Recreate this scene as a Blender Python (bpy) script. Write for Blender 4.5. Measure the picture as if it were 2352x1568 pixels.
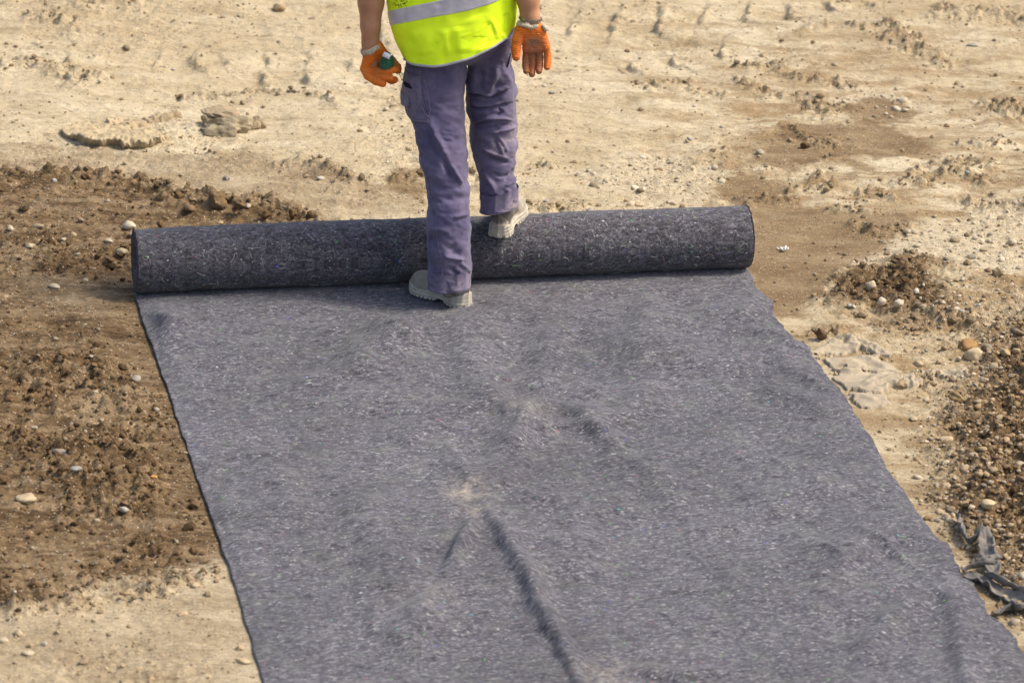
import bpy, math
import numpy as np

# ------------------------------------------------------------------ camera, sky, sun, exposure
sc = bpy.context.scene
for o in list(bpy.data.objects):
    bpy.data.objects.remove(o)
col = sc.collection

IW, IH, FPX = 2352.0, 1568.0, 10000.0            # photograph's own pixel frame used for measuring
PITCH, ROLL = math.radians(21.03), math.radians(1.78)
CAM = np.array([0.0, -12.94, 4.85])
FW = np.array([0, math.cos(PITCH), -math.sin(PITCH)])
UP0 = np.array([0, math.sin(PITCH), math.cos(PITCH)])
RT = math.cos(ROLL) * np.array([1.0, 0, 0]) + math.sin(ROLL) * UP0
UP = -math.sin(ROLL) * np.array([1.0, 0, 0]) + math.cos(ROLL) * UP0

from mathutils import Matrix, Vector
cam_d = bpy.data.cameras.new('camera')
cam = bpy.data.objects.new('camera', cam_d)
col.objects.link(cam)
m = Matrix.Identity(4)
for i in range(3):
    m[i][0], m[i][1], m[i][2], m[i][3] = RT[i], UP[i], -FW[i], CAM[i]
cam.matrix_world = m
cam_d.sensor_width = 36.0
cam_d.lens = 36.0 * FPX / IW
cam_d.clip_end = 3000.0
cam_d.clip_start = 0.1
cam_d.dof.use_dof = True
cam_d.dof.focus_distance = 13.75
cam_d.dof.aperture_fstop = 5.6
sc.camera = cam

SUN_EL, SUN_AZ = math.radians(52), math.radians(88)      # azimuth clockwise from +Y
w = bpy.data.worlds.new('World')
sc.world = w
w.use_nodes = True
nt = w.node_tree
bg = nt.nodes['Background']
sky = nt.nodes.new('ShaderNodeTexSky')
sky.sky_type = 'NISHITA'
sky.sun_disc = False
sky.sun_elevation = SUN_EL
sky.sun_rotation = SUN_AZ
sky.dust_density = 4.0
sky.air_density = 1.0
sky.ozone_density = 0.6
nt.links.new(sky.outputs[0], bg.inputs[0])
bg.inputs[1].default_value = 0.15
sun_d = bpy.data.lights.new('sun', 'SUN')
sun_d.energy = 2.45
sun_d.angle = math.radians(11)
sun_d.color = (1.0, 0.92, 0.78)
sun = bpy.data.objects.new('sun', sun_d)
col.objects.link(sun)
sdir = Vector((math.cos(SUN_EL) * math.sin(SUN_AZ), math.cos(SUN_EL) * math.cos(SUN_AZ), math.sin(SUN_EL)))
sun.rotation_euler = sdir.to_track_quat('Z', 'Y').to_euler()
sun.location = (6, 2, 8)
sc.view_settings.view_transform = 'Standard'
sc.view_settings.look = 'None'
sc.view_settings.exposure = 0.65
sc.view_settings.gamma = 1.0

# ------------------------------------------------------------------ pixel -> place helpers
def ray(x, y):
    return FW + (x - IW / 2) / FPX * RT - (y - IH / 2) / FPX * UP
def G(x, y, z=0.0):                                # on the horizontal plane at height z
    d = ray(x, y)
    return CAM + d * ((z - CAM[2]) / d[2])
def at(x, y, Y):                                   # on the upright plane at depth Y
    d = ray(x, y)
    return CAM + d * ((Y - CAM[1]) / d[1])
def proj(V):
    d = V - CAM
    z = d @ FW
    return IW / 2 + FPX * (d @ RT) / z, IH / 2 - FPX * (d @ UP) / z
def GP(pts, z=0.0):
    return np.array([G(x, y, z)[:2] for x, y in pts])

# ------------------------------------------------------------------ noise
def _hash(ix, iy, iz, seed):
    h = (ix.astype(np.int64) * 374761393 + iy.astype(np.int64) * 668265263 + iz.astype(np.int64) * 2147483647 * 0 + iz.astype(np.int64) * 1274126177 + seed * 982451653) & 0xffffffff
    h = ((h ^ (h >> 13)) * 1274126177) & 0xffffffff
    h = ((h ^ (h >> 16)) * 2246822519) & 0xffffffff
    return (h ^ (h >> 15)) & 0xffffffff
def perlin2(x, y, seed=0):
    x0, y0 = np.floor(x), np.floor(y)
    fx, fy = x - x0, y - y0
    x0 = x0.astype(np.int64); y0 = y0.astype(np.int64)
    zz = np.zeros_like(x0)
    u = fx * fx * fx * (fx * (fx * 6 - 15) + 10); v = fy * fy * fy * (fy * (fy * 6 - 15) + 10)
    def g(i, j):
        a = _hash(x0 + i, y0 + j, zz, seed).astype(np.float64) * (2 * math.pi / 4294967296.0)
        return np.cos(a) * (fx - i) + np.sin(a) * (fy - j)
    a = g(0, 0); b = g(1, 0); c = g(0, 1); d = g(1, 1)
    return ((a + u * (b - a)) * (1 - v) + (c + u * (d - c)) * v) * 1.5
def fbm2(x, y, oct=4, seed=0, gain=0.5, lac=2.03):
    s = 0; a = 1.0; f = 1.0
    for o in range(oct):
        s = s + a * perlin2(x * f + 17.3 * o, y * f - 9.1 * o, seed + o)
        a *= gain; f *= lac
    return s
def val3(P, seed=0):                                # smooth value noise in 3D, -1..1
    P0 = np.floor(P); f = P - P0; P0 = P0.astype(np.int64)
    f = f * f * (3 - 2 * f)
    r = 0
    for i in (0, 1):
        for j in (0, 1):
            for k in (0, 1):
                hv = _hash(P0[..., 0] + i, P0[..., 1] + j, P0[..., 2] + k, seed) / 2147483648.0 - 1
                r = r + hv * (f[..., 0] if i else 1 - f[..., 0]) * (f[..., 1] if j else 1 - f[..., 1]) * (f[..., 2] if k else 1 - f[..., 2])
    return r
def fbm3(P, oct=3, seed=0, gain=0.5):
    s = 0; a = 1; f = 1
    for o in range(oct):
        s = s + a * val3(P * f + 5.1 * o, seed + o); a *= gain; f *= 2.1
    return s
def sstep(a, b, x):
    t = np.clip((x - a) / (b - a), 0, 1)
    return t * t * (3 - 2 * t)

def poly_sd(x, y, pts):
    """signed distance to a polygon, negative inside"""
    n = len(pts)
    d = np.full(x.shape, 1e9); ins = np.zeros(x.shape, bool)
    for i in range(n):
        a = pts[i]; b = pts[(i + 1) % n]
        ex, ey = b - a
        wx, wy = x - a[0], y - a[1]
        t = np.clip((wx * ex + wy * ey) / (ex * ex + ey * ey + 1e-12), 0, 1)
        d = np.minimum(d, (wx - ex * t) ** 2 + (wy - ey * t) ** 2)
        c = ((a[1] > y) != (b[1] > y))
        if abs(ey) > 1e-12:
            ins ^= c & (x < ex * (y - a[1]) / ey + a[0])
    d = np.sqrt(d)
    return np.where(ins, -d, d)
def line_d(x, y, pts):
    """distance to a polyline, and the 0..1 place along it"""
    pts = np.asarray(pts)
    seg = np.linalg.norm(np.diff(pts, axis=0), axis=1); cum = np.r_[0, np.cumsum(seg)]
    d = np.full(x.shape, 1e9); s = np.zeros(x.shape); sg = np.zeros(x.shape)
    for i in range(len(pts) - 1):
        a = pts[i]; e = pts[i + 1] - a
        wx, wy = x - a[0], y - a[1]
        t = np.clip((wx * e[0] + wy * e[1]) / (e @ e + 1e-12), 0, 1)
        q = np.hypot(wx - e[0] * t, wy - e[1] * t)
        mk = q < d
        d = np.where(mk, q, d); s = np.where(mk, (cum[i] + t * seg[i]) / cum[-1], s)
        sg = np.where(mk, np.sign(e[0] * wy - e[1] * wx), sg)
    return d, s, sg

# ------------------------------------------------------------------ mesh helpers
def tag(o, label=None, cat=None, group=None, kind=None):
    if label: o['label'] = label
    if cat: o['category'] = cat
    if group: o['group'] = group
    if kind: o['kind'] = kind
    return o
def make_mesh(name, V, F, smooth=True, attrs=None, cols=None):
    V = np.ascontiguousarray(V, np.float32); F = np.asarray(F, np.int32)
    me = bpy.data.meshes.new(name)
    k = F.shape[1]
    me.vertices.add(len(V)); me.vertices.foreach_set('co', V.ravel())
    me.loops.add(F.size); me.loops.foreach_set('vertex_index', F.ravel())
    me.polygons.add(len(F)); me.polygons.foreach_set('loop_start', np.arange(0, F.size, k, dtype=np.int32))
    me.polygons.foreach_set('loop_total', np.full(len(F), k, np.int32))
    me.polygons.foreach_set('use_smooth', np.full(len(F), smooth, bool))
    me.update(calc_edges=True)
    for n, a in (attrs or {}).items():
        at_ = me.attributes.new(n, 'FLOAT', 'POINT'); at_.data.foreach_set('value', np.ascontiguousarray(a, np.float32))
    for n, a in (cols or {}).items():
        at_ = me.attributes.new(n, 'FLOAT_COLOR', 'POINT')
        a = np.asarray(a, np.float32)
        if a.shape[1] == 3: a = np.c_[a, np.ones(len(a), np.float32)]
        at_.data.foreach_set('color', np.ascontiguousarray(a).ravel())
    return me
def link(name, me, mat=None, parent=None, loc=None):
    o = bpy.data.objects.new(name, me); col.objects.link(o)
    if mat is not None: me.materials.append(mat)
    if parent is not None: o.parent = parent
    if loc is not None: o.location = loc
    return o
def part(name, V, F, mat, parent=None, smooth=True, attrs=None, cols=None):
    if parent is not None and parent.type == 'EMPTY':
        V = np.asarray(V) - np.array(parent.location)
    elif parent is not None and parent.parent is not None:
        V = np.asarray(V) - np.array(parent.parent.location)
    return link(name, make_mesh(name, V, F, smooth, attrs, cols), mat, parent)
def empty(name, loc):
    o = bpy.data.objects.new(name, None); col.objects.link(o); o.location = loc; o.empty_display_size = 0.05
    return o
def grid_faces(nu, nv, wrap=False):
    """grid of nv rows with nu points each"""
    i = np.arange(nv - 1)[:, None]; j = np.arange(nu if wrap else nu - 1)[None, :]
    a = i * nu + j; b = i * nu + (j + 1) % nu
    return np.stack([a, b, b + nu, a + nu], -1).reshape(-1, 4)
def grid_normals(V):
    """normals of a wrapped grid (rows, around, 3)"""
    du = np.roll(V, -1, 1) - np.roll(V, 1, 1)
    dv = np.gradient(V, axis=0)
    n = np.cross(du, dv)
    n /= np.linalg.norm(n, axis=-1, keepdims=True) + 1e-12
    return n
def outward(V, n):
    c = V.mean(1, keepdims=True)
    s = np.sign(((V - c) * n).sum(-1).mean())
    return n * s

def surface_nets(Fv, o, h):
    s = Fv < 0
    sh = np.array(Fv.shape) - 1
    c = np.zeros(tuple(sh), np.int8)
    offs = np.array([(i, j, k) for i in (0, 1) for j in (0, 1) for k in (0, 1)])
    for (i, j, k) in offs:
        c += s[i:i + sh[0], j:j + sh[1], k:k + sh[2]]
    idx = np.argwhere((c > 0) & (c < 8))
    ids = np.full(tuple(sh), -1, np.int64); ids[tuple(idx.T)] = np.arange(len(idx))
    val = [Fv[tuple((idx + q).T)] for q in offs]
    acc = np.zeros((len(idx), 3)); cnt = np.zeros(len(idx))
    for a in range(8):
        for b in range(a + 1, 8):
            if np.abs(offs[a] - offs[b]).sum() != 1: continue
            mk = (val[a] < 0) != (val[b] < 0)
            t = val[a] / np.where(mk, val[a] - val[b], 1)
            p = offs[a] + t[:, None] * (offs[b] - offs[a])
            acc += np.where(mk[:, None], p, 0); cnt += mk
    V = (idx + acc / cnt[:, None]) * h + np.asarray(o)
    Q = []
    for ax in range(3):
        u, v = (ax + 1) % 3, (ax + 2) % 3
        sl0 = [slice(1, -1)] * 3; sl1 = [slice(1, -1)] * 3
        sl0[ax] = slice(0, -1); sl1[ax] = slice(1, None)
        s0 = s[tuple(sl0)]; s1 = s[tuple(sl1)]
        e = np.argwhere(s0 != s1)
        if not len(e): continue
        flip = s0[tuple(e.T)]
        e = e + 1; e[:, ax] -= 1
        du = np.zeros(3, int); du[u] = 1
        dv = np.zeros(3, int); dv[v] = 1
        q = np.stack([ids[tuple((e - du - dv).T)], ids[tuple((e - dv).T)], ids[tuple(e.T)], ids[tuple((e - du).T)]], 1)
        q[~flip] = q[~flip][:, ::-1]
        Q.append(q)
    return V, np.concatenate(Q)
def smooth_mesh(V, F, n=2, lam=0.5):
    k = F.shape[1]
    for _ in range(n):
        acc = np.zeros_like(V); cnt = np.zeros(len(V))
        for j in range(k):
            a, b = F[:, j], F[:, (j + 1) % k]
            np.add.at(acc, a, V[b]); np.add.at(acc, b, V[a])
            np.add.at(cnt, a, 1); np.add.at(cnt, b, 1)
        V = V + lam * (acc / np.maximum(cnt, 1)[:, None] - V)
    return V
def grid3(lo, hi, h):
    ax = [np.arange(lo[i], hi[i] + h, h) for i in range(3)]
    return np.stack(np.meshgrid(*ax, indexing='ij'), -1)
def rcone(P, a, b, r1, r2):
    a = np.asarray(a); b = np.asarray(b)
    e = b - a
    t = np.clip(((P - a) @ e) / (e @ e + 1e-12), 0, 1)
    return np.linalg.norm(P - a - t[..., None] * e, axis=-1) - (r1 + (r2 - r1) * t)
def ellip(P, c, r):
    q = (P - np.asarray(c)) / np.asarray(r)
    return (np.linalg.norm(q, axis=-1) - 1) * min(r)
def smin(a, b, k):
    h = np.clip(0.5 + 0.5 * (b - a) / k, 0, 1)
    return b + (a - b) * h - k * h * (1 - h)
def chain(P, pts, rad, k=0.0):
    d = None
    for i in range(len(pts) - 1):
        q = rcone(P, pts[i], pts[i + 1], rad[i], rad[i + 1])
        d = q if d is None else np.minimum(d, q)
    return d
def tube(pts, rad, nu=10, flat=1.0, upv=(0, 0, 1), caps=True):
    """swept tube along points; rad may vary; flat squeezes it along upv"""
    pts = np.asarray(pts, float); n = len(pts); rad = np.broadcast_to(rad, (n,))
    tn = np.gradient(pts, axis=0); tn /= np.linalg.norm(tn, axis=1, keepdims=True) + 1e-12
    upv = np.asarray(upv, float)
    s = np.cross(tn, upv); s /= np.linalg.norm(s, axis=1, keepdims=True) + 1e-9
    q = np.cross(s, tn)
    th = np.linspace(0, 2 * math.pi, nu, endpoint=False)
    V = pts[:, None] + rad[:, None, None] * (np.cos(th)[None, :, None] * s[:, None] + flat * np.sin(th)[None, :, None] * q[:, None])
    V = V.reshape(-1, 3); F = grid_faces(nu, n, True)
    if caps:
        V = np.r_[V, pts[:1], pts[-1:]]
        a = len(V) - 2
        j = np.arange(nu)
        F = np.r_[F, np.stack([np.full(nu, a), (j + 1) % nu, j, j], 1)[:, [0, 1, 2, 2]], np.stack([np.full(nu, a + 1), (n - 1) * nu + j, (n - 1) * nu + (j + 1) % nu, (n - 1) * nu + (j + 1) % nu], 1)]
    return V, F
def fix(F):
    """quads with a repeated last corner -> triangles mixed is not possible in one array: split everything into triangles"""
    F = np.asarray(F)
    T = np.r_[F[:, [0, 1, 2]], F[:, [0, 2, 3]]]
    ok = (T[:, 0] != T[:, 1]) & (T[:, 1] != T[:, 2]) & (T[:, 0] != T[:, 2])
    return T[ok]
def merge(items):
    Vs, Fs, n = [], [], 0
    for V, F in items:
        Vs.append(V); F = np.asarray(F)
        if F.shape[1] == 4: F = fix(F)
        Fs.append(F + n); n += len(V)
    return np.concatenate(Vs), np.concatenate(Fs)
def resample(pts, n):
    pts = np.asarray(pts, float)
    s = np.r_[0, np.cumsum(np.linalg.norm(np.diff(pts, axis=0), axis=1))]
    t = np.linspace(0, s[-1], n)
    P = np.stack([np.interp(t, s, pts[:, i]) for i in range(pts.shape[1])], 1)
    k = max(1, n // (len(pts) * 2))
    for _ in range(2 * k):
        P[1:-1] = P[1:-1] * 0.5 + 0.25 * (P[:-2] + P[2:])
    return P

# ------------------------------------------------------------------ materials
class M:
    def __init__(self, name, rough=0.9, spec=0.25):
        self.m = bpy.data.materials.new(name); self.m.use_nodes = True
        self.t = self.m.node_tree; self.b = self.t.nodes['Principled BSDF']
        self.b.inputs['Roughness'].default_value = rough
        self.b.inputs['Specular IOR Level'].default_value = spec
    def n(self, typ, **kw):
        nd = self.t.nodes.new(typ)
        for k, v in kw.items(): setattr(nd, k, v)
        return nd
    def l(self, a, b): self.t.links.new(a, b)
    def put(self, sock, v):
        if hasattr(v, 'is_linked') or isinstance(v, bpy.types.NodeSocket): self.l(v, sock)
        else: sock.default_value = v
    def coord(self, scale=(1, 1, 1), kind='Object', rot=(0, 0, 0)):
        tc = self.n('ShaderNodeTexCoord'); mp = self.n('ShaderNodeMapping')
        mp.inputs['Scale'].default_value = scale; mp.inputs['Rotation'].default_value = rot
        self.l(tc.outputs[kind], mp.inputs[0]); return mp.outputs[0]
    def noise(self, scale, vec, detail=4, rough=0.55, dist=0.0):
        q = self.n('ShaderNodeTexNoise'); q.inputs['Scale'].default_value = scale; q.inputs['Detail'].default_value = detail
        q.inputs['Roughness'].default_value = rough; q.inputs['Distortion'].default_value = dist
        self.l(vec, q.inputs['Vector']); return q.outputs[0]
    def vor(self, scale, vec, feature='F1', rnd=1.0):
        q = self.n('ShaderNodeTexVoronoi'); q.feature = feature; q.inputs['Scale'].default_value = scale; q.inputs['Randomness'].default_value = rnd
        self.l(vec, q.inputs['Vector']); return q
    def ramp(self, f, stops, interp='LINEAR'):
        r = self.n('ShaderNodeValToRGB'); r.color_ramp.interpolation = interp
        e = r.color_ramp.elements
        while len(e) > 1: e.remove(e[-1])
        e[0].position = stops[0][0]; e[0].color = self.c4(stops[0][1])
        for p, c in stops[1:]:
            q = e.new(p); q.color = self.c4(c)
        self.l(f, r.inputs[0]); return r.outputs[0]
    def c4(self, c):
        return (c, c, c, 1) if isinstance(c, (int, float)) else tuple(c) + (1,)
    def mix(self, f, a, b, mode='MIX'):
        q = self.n('ShaderNodeMix'); q.data_type = 'RGBA'; q.blend_type = mode
        for k, v in ((0, f), (6, a), (7, b)):
            s = q.inputs[k]
            if isinstance(v, (int, float)): s.default_value = v if k == 0 else (v, v, v, 1)
            elif isinstance(v, tuple): s.default_value = v + (1,) if len(v) == 3 else v
            else: self.l(v, s)
        return q.outputs[2]
    def math(self, op, a, b=0.0, clamp=False):
        q = self.n('ShaderNodeMath'); q.operation = op; q.use_clamp = clamp
        for s, v in ((q.inputs[0], a), (q.inputs[1], b)):
            if isinstance(v, (int, float)): s.default_value = v
            else: self.l(v, s)
        return q.outputs[0]
    def attr(self, name, out='Fac'):
        q = self.n('ShaderNodeAttribute'); q.attribute_name = name; return q.outputs[out]
    def bump(self, h, strength=0.5, dist=0.01, prev=None):
        q = self.n('ShaderNodeBump'); q.inputs['Strength'].default_value = strength; q.inputs['Distance'].default_value = dist
        self.l(h, q.inputs['Height'])
        if prev is not None: self.l(prev, q.inputs['Normal'])
        return q.outputs[0]
    def done(self, colr=None, nrm=None, rough=None, sheen=0.0):
        if colr is not None:
            if isinstance(colr, tuple): self.b.inputs['Base Color'].default_value = self.c4(colr)
            else: self.l(colr, self.b.inputs['Base Color'])
        if nrm is not None: self.l(nrm, self.b.inputs['Normal'])
        if rough is not None: self.l(rough, self.b.inputs['Roughness'])
        if sheen:
            self.b.inputs['Sheen Weight'].default_value = sheen; self.b.inputs['Sheen Roughness'].default_value = 0.6
        return self.m

def mat_ground():
    q = M('ground_soil', 0.95, 0.2)
    v = q.coord((1, 1, 1)); vs = q.coord((0.6, 1.35, 1), rot=(0, 0, 0.12))
    big = q.noise(0.9, v, 5, 0.6); mid = q.noise(6, vs, 7, 0.68, 0.4); fine = q.noise(48, vs, 6, 0.72, 0.3); grit = q.noise(170, v, 4, 0.7)
    clay = q.ramp(mid, [(0.30, (0.36, 0.270, 0.160)), (0.42, (0.56, 0.455, 0.290)), (0.66, (0.71, 0.60, 0.415))])
    clay = q.mix(q.ramp(big, [(0.42, 0.0), (0.62, 0.6)]), clay, (0.45, 0.34, 0.195))
    clay = q.mix(q.ramp(fine, [(0.33, 0.85), (0.45, 0.0)]), clay, (0.265, 0.19, 0.11))
    soil = q.ramp(mid, [(0.28, (0.080, 0.047, 0.021)), (0.48, (0.170, 0.106, 0.051)), (0.68, (0.32, 0.22, 0.118))])
    soil = q.mix(q.ramp(fine, [(0.36, 0.9), (0.48, 0.0)]), soil, (0.055, 0.033, 0.017))
    soil = q.mix(q.ramp(fine, [(0.56, 0.0), (0.64, 0.7)]), soil, (0.40, 0.295, 0.17))
    strk = q.noise(7, q.coord((0.35, 2.2, 1), rot=(0, 0, -0.18)), 6, 0.7, 0.6)
    soil = q.mix(q.ramp(strk, [(0.50, 0.0), (0.60, 0.75)]), soil, (0.30, 0.215, 0.125))
    soil = q.mix(q.ramp(strk, [(0.34, 0.6), (0.46, 0.0)]), soil, (0.052, 0.032, 0.017))
    clay = q.mix(q.ramp(strk, [(0.34, 0.45), (0.46, 0.0)]), clay, (0.34, 0.245, 0.14))
    clay = q.mix(q.math('MULTIPLY', q.attr('warm'), q.ramp(mid, [(0.40, 0.9), (0.58, 0.0)])), clay, (0.33, 0.225, 0.115))
    wet = q.ramp(mid, [(0.3, (0.180, 0.110, 0.048)), (0.5, (0.265, 0.178, 0.088)), (0.7, (0.36, 0.26, 0.142))])
    pale = q.ramp(fine, [(0.33, (0.34, 0.255, 0.155)), (0.48, (0.56, 0.46, 0.305)), (0.7, (0.69, 0.58, 0.41))])
    edge = q.math('MULTIPLY', q.math('SUBTRACT', fine, 0.5), 2.6)
    def msk(n):
        a = q.math('ADD', q.attr(n), q.math('MULTIPLY', edge, q.math('MULTIPLY', q.math('MULTIPLY', q.attr(n), q.math('SUBTRACT', 1.0, q.attr(n))), 4.0)), True)
        return q.ramp(a, [(0.25, 0.0), (0.75, 1.0)])
    c = q.mix(msk('pale'), clay, pale)
    c = q.mix(q.math('MULTIPLY', msk('wet'), 0.95), c, wet)
    c = q.mix(msk('soil'), c, soil)
    c = q.mix(q.math('MULTIPLY', msk('tan'), 0.75), c, q.ramp(mid, [(0.32, (0.235, 0.165, 0.095)), (0.5, (0.36, 0.27, 0.165)), (0.66, (0.50, 0.395, 0.255))]))
    c = q.mix(1.0, c, q.ramp(grit, [(0.32, 0.50), (0.46, 0.98), (0.75, 1.0)]), 'MULTIPLY')
    peb = q.vor(130, v)
    pf = q.math('MULTIPLY', q.ramp(peb.outputs['Color'], [(0.74, 0.0), (0.80, 1.0)]), q.ramp(peb.outputs['Distance'], [(0.25, 1.0), (0.4, 0.0)]))
    c = q.mix(q.math('MULTIPLY', pf, 0.65), c, (0.68, 0.59, 0.45))
    hgt = q.math('ADD', q.math('MULTIPLY', fine, 1.0), q.math('MULTIPLY', grit, 0.40))
    b1 = q.bump(hgt, 0.9, 0.018)
    b2 = q.bump(mid, 0.5, 0.03, b1)
    rg = q.ramp(msk('wet'), [(0, 0.95), (1, 0.7)])
    return q.done(c, b2, rg)

def mat_tint(name, bump=0.5, scale=120, rough=0.9, spec=0.25, var=0.35):
    """soil / stone whose own colour comes with each piece"""
    q = M(name, rough, spec)
    v = q.coord()
    n1 = q.noise(scale * 0.35, v, 4, 0.6); n2 = q.noise(scale, v, 4, 0.65)
    oi = q.n('ShaderNodeAttribute'); oi.attribute_name = 'tint'
    c = q.mix(var, oi.outputs['Color'], q.ramp(n1, [(0.3, 0.28), (0.7, 1.0)]), 'MULTIPLY')
    c = q.mix(q.ramp(n2, [(0.62, 0.0), (0.75, 0.35)]), c, (0.6, 0.5, 0.36))
    return q.done(c, q.bump(n2, bump, 0.004))

def mat_geo(name, sheet):
    q = M(name, 0.95, 0.08)
    uv = 'UV'
    tc = q.n('ShaderNodeTexCoord').outputs['UV']
    def mp(s, r=0.0):
        k = q.n('ShaderNodeMapping'); k.inputs['Scale'].default_value = s; k.inputs['Rotation'].default_value = (0, 0, r)
        q.l(tc, k.inputs[0]); return k.outputs[0]
    big = q.noise(2.2, mp((1, 1, 1)), 6, 0.65, 0.5)
    med = q.noise(26, mp((1, 2.0, 1), 0.05), 4, 0.6, 0.6)
    st = q.noise(135 if sheet else 140, mp((0.5, 1.0, 1) if sheet else (0.7, 1.0, 1), 0.06), 6, 0.74, 0.9)
    if sheet:
        c = q.ramp(st, [(0.32, (0.016, 0.013, 0.024)), (0.43, (0.063, 0.056, 0.078)), (0.55, (0.150, 0.142, 0.164)), (0.67, (0.45, 0.445, 0.42))])
        c = q.mix(0.9, c, q.ramp(big, [(0.32, 0.60), (0.66, 1.0)]), 'MULTIPLY')
        c = q.mix(q.ramp(q.noise(9, mp((1, 1, 1)), 4, 0.6), [(0.5, 0.0), (0.7, 0.25)]), c, (0.19, 0.20, 0.165))
        c = q.mix(0.75, c, q.ramp(med, [(0.34, 0.36), (0.62, 1.0)]), 'MULTIPLY')
    else:
        c = q.ramp(st, [(0.32, (0.024, 0.021, 0.029)), (0.46, (0.072, 0.066, 0.082)), (0.57, (0.150, 0.142, 0.158)), (0.72, (0.42, 0.41, 0.40))])
        c = q.mix(0.9, c, q.ramp(med, [(0.36, 0.42), (0.60, 1.0)]), 'MULTIPLY')
        c = q.mix(0.5, c, q.ramp(big, [(0.3, 0.6), (0.7, 1.0)]), 'MULTIPLY')
    # flecks of other fibres
    for sc_, rot, thr, stops in ((55, 0.2, 0.982, [(0.0, (0.12, 0.45, 0.08)), (0.35, (0.05, 0.13, 0.60)), (0.5, (0.45, 0.08, 0.08)), (0.62, (0.05, 0.45, 0.45)), (0.75, (0.62, 0.62, 0.58))]),
                                 (75, -0.3, 0.955, [(0.0, (0.60, 0.60, 0.55)), (0.6, (0.5, 0.48, 0.42))])):
        vz = q.vor(sc_, mp((1, 2.2, 1), rot))
        sp = q.n('ShaderNodeSeparateColor'); q.l(vz.outputs['Color'], sp.inputs[0])
        f = q.math('MULTIPLY', q.math('GREATER_THAN', sp.outputs[0], thr), q.ramp(vz.outputs['Distance'], [(0.16, 1.0), (0.30, 0.0)]))
        c = q.mix(q.math('MULTIPLY', f, 0.8), c, q.ramp(sp.outputs[1], stops, 'CONSTANT'))
    if sheet:
        d = q.math('MULTIPLY', q.attr('dust'), q.ramp(st, [(0.36, 0.1), (0.56, 1.0)]), True)
        c = q.mix(d, c, (0.42, 0.36, 0.27))
    return q.done(c, q.bump(st, 0.55, 0.006, q.bump(med, 0.25, 0.006)), sheen=0.12)

def mat_cloth(name, dark, light, dust=(0.36, 0.29, 0.22), sheen=0.15, weave=900):
    q = M(name, 0.92, 0.12)
    v = q.coord()
    n1 = q.noise(9, v, 5, 0.6, 0.4); n2 = q.noise(60, v, 4, 0.65); n3 = q.noise(weave, q.coord((1, 1, 0.35)), 2, 0.5)
    c = q.ramp(n1, [(0.32, dark), (0.68, light)])
    c = q.mix(0.5, c, q.ramp(n3, [(0.3, 0.62), (0.7, 1.0)]), 'MULTIPLY')
    c = q.mix(q.math('MULTIPLY', q.attr('dust'), q.ramp(n2, [(0.35, 0.15), (0.65, 1.0)])), c, dust)
    c = q.mix(q.ramp(n2, [(0.66, 0.0), (0.78, 0.3)]), c, dust)
    c = q.mix(q.attr('panel'), c, (0.085, 0.070, 0.055))
    return q.done(c, q.bump(n3, 0.25, 0.0015, q.bump(n2, 0.3, 0.003)), sheen=sheen)

def mat_vest():
    q = M('fluorescent_fabric', 0.7, 0.2)
    v = q.coord()
    n1 = q.noise(5, v, 4, 0.55); n2 = q.noise(38, v, 5, 0.7)
    c = q.ramp(n1, [(0.3, (0.66, 0.96, 0.012)), (0.7, (0.82, 1.0, 0.025))])
    c = q.mix(q.ramp(n2, [(0.60, 0.0), (0.78, 0.22)]), c, (0.42, 0.60, 0.03))
    st = q.math('MULTIPLY', q.attr('stain'), q.ramp(q.noise(170, v, 3, 0.6), [(0.49, 0.0), (0.55, 1.0)]))
    c = q.mix(st, c, (0.05, 0.045, 0.02))
    n3 = q.noise(700, v, 2)
    return q.done(c, q.bump(n3, 0.15, 0.001, q.bump(n2, 0.12, 0.004)))

def mat_simple(name, c1, c2, scale, rough=0.8, spec=0.3, bump=0.3, dist=0.002):
    q = M(name, rough, spec)
    v = q.coord(); n1 = q.noise(scale, v, 5, 0.6, 0.3); n2 = q.noise(scale * 7, v, 3, 0.6)
    c = q.ramp(n1, [(0.3, c1), (0.7, c2)])
    return q.done(c, q.bump(n2, bump, dist))

def mat_glove():
    q = M('orange_latex', 0.62, 0.35)
    v = q.coord()
    n1 = q.noise(40, v, 5, 0.65, 0.5); w_ = q.n('ShaderNodeTexWave'); w_.wave_type = 'BANDS'; w_.bands_direction = 'Z'
    w_.inputs['Scale'].default_value = 62; w_.inputs['Distortion'].default_value = 9; w_.inputs['Detail'].default_value = 3; w_.inputs['Detail Scale'].default_value = 1.6
    q.l(v, w_.inputs['Vector'])
    c = q.ramp(n1, [(0.3, (0.60, 0.125, 0.006)), (0.7, (0.80, 0.20, 0.016))])
    d = q.math('MULTIPLY', q.attr('dust'), q.ramp(n1, [(0.25, 0.55), (0.6, 1.0)]))
    c = q.mix(d, c, (0.16, 0.10, 0.065))
    return q.done(c, q.bump(w_.outputs[0], 0.35, 0.0022, q.bump(n1, 0.15, 0.002)))

def mat_skin():
    q = M('tanned_skin', 0.55, 0.35)
    v = q.coord(); n1 = q.noise(18, v, 5, 0.6); n2 = q.noise(260, v, 3, 0.6)
    c = q.ramp(n1, [(0.3, (0.36, 0.165, 0.085)), (0.7, (0.47, 0.24, 0.135))])
    q.b.inputs['Subsurface Weight'].default_value = 0.08
    q.b.inputs['Subsurface Radius'].default_value = (0.012, 0.005, 0.003)
    return q.done(c, q.bump(n2, 0.2, 0.001))

# ------------------------------------------------------------------ layout of the ground (outlines measured in the photograph)
TH = math.radians(11.98)
AX = np.array([math.cos(TH), math.sin(TH), 0.0]); SH = np.array([math.sin(TH), -math.cos(TH), 0.0])
RA = np.array([-1.202, 0.0, 0.0]); RLEN = 2.0; RR = 0.104

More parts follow.
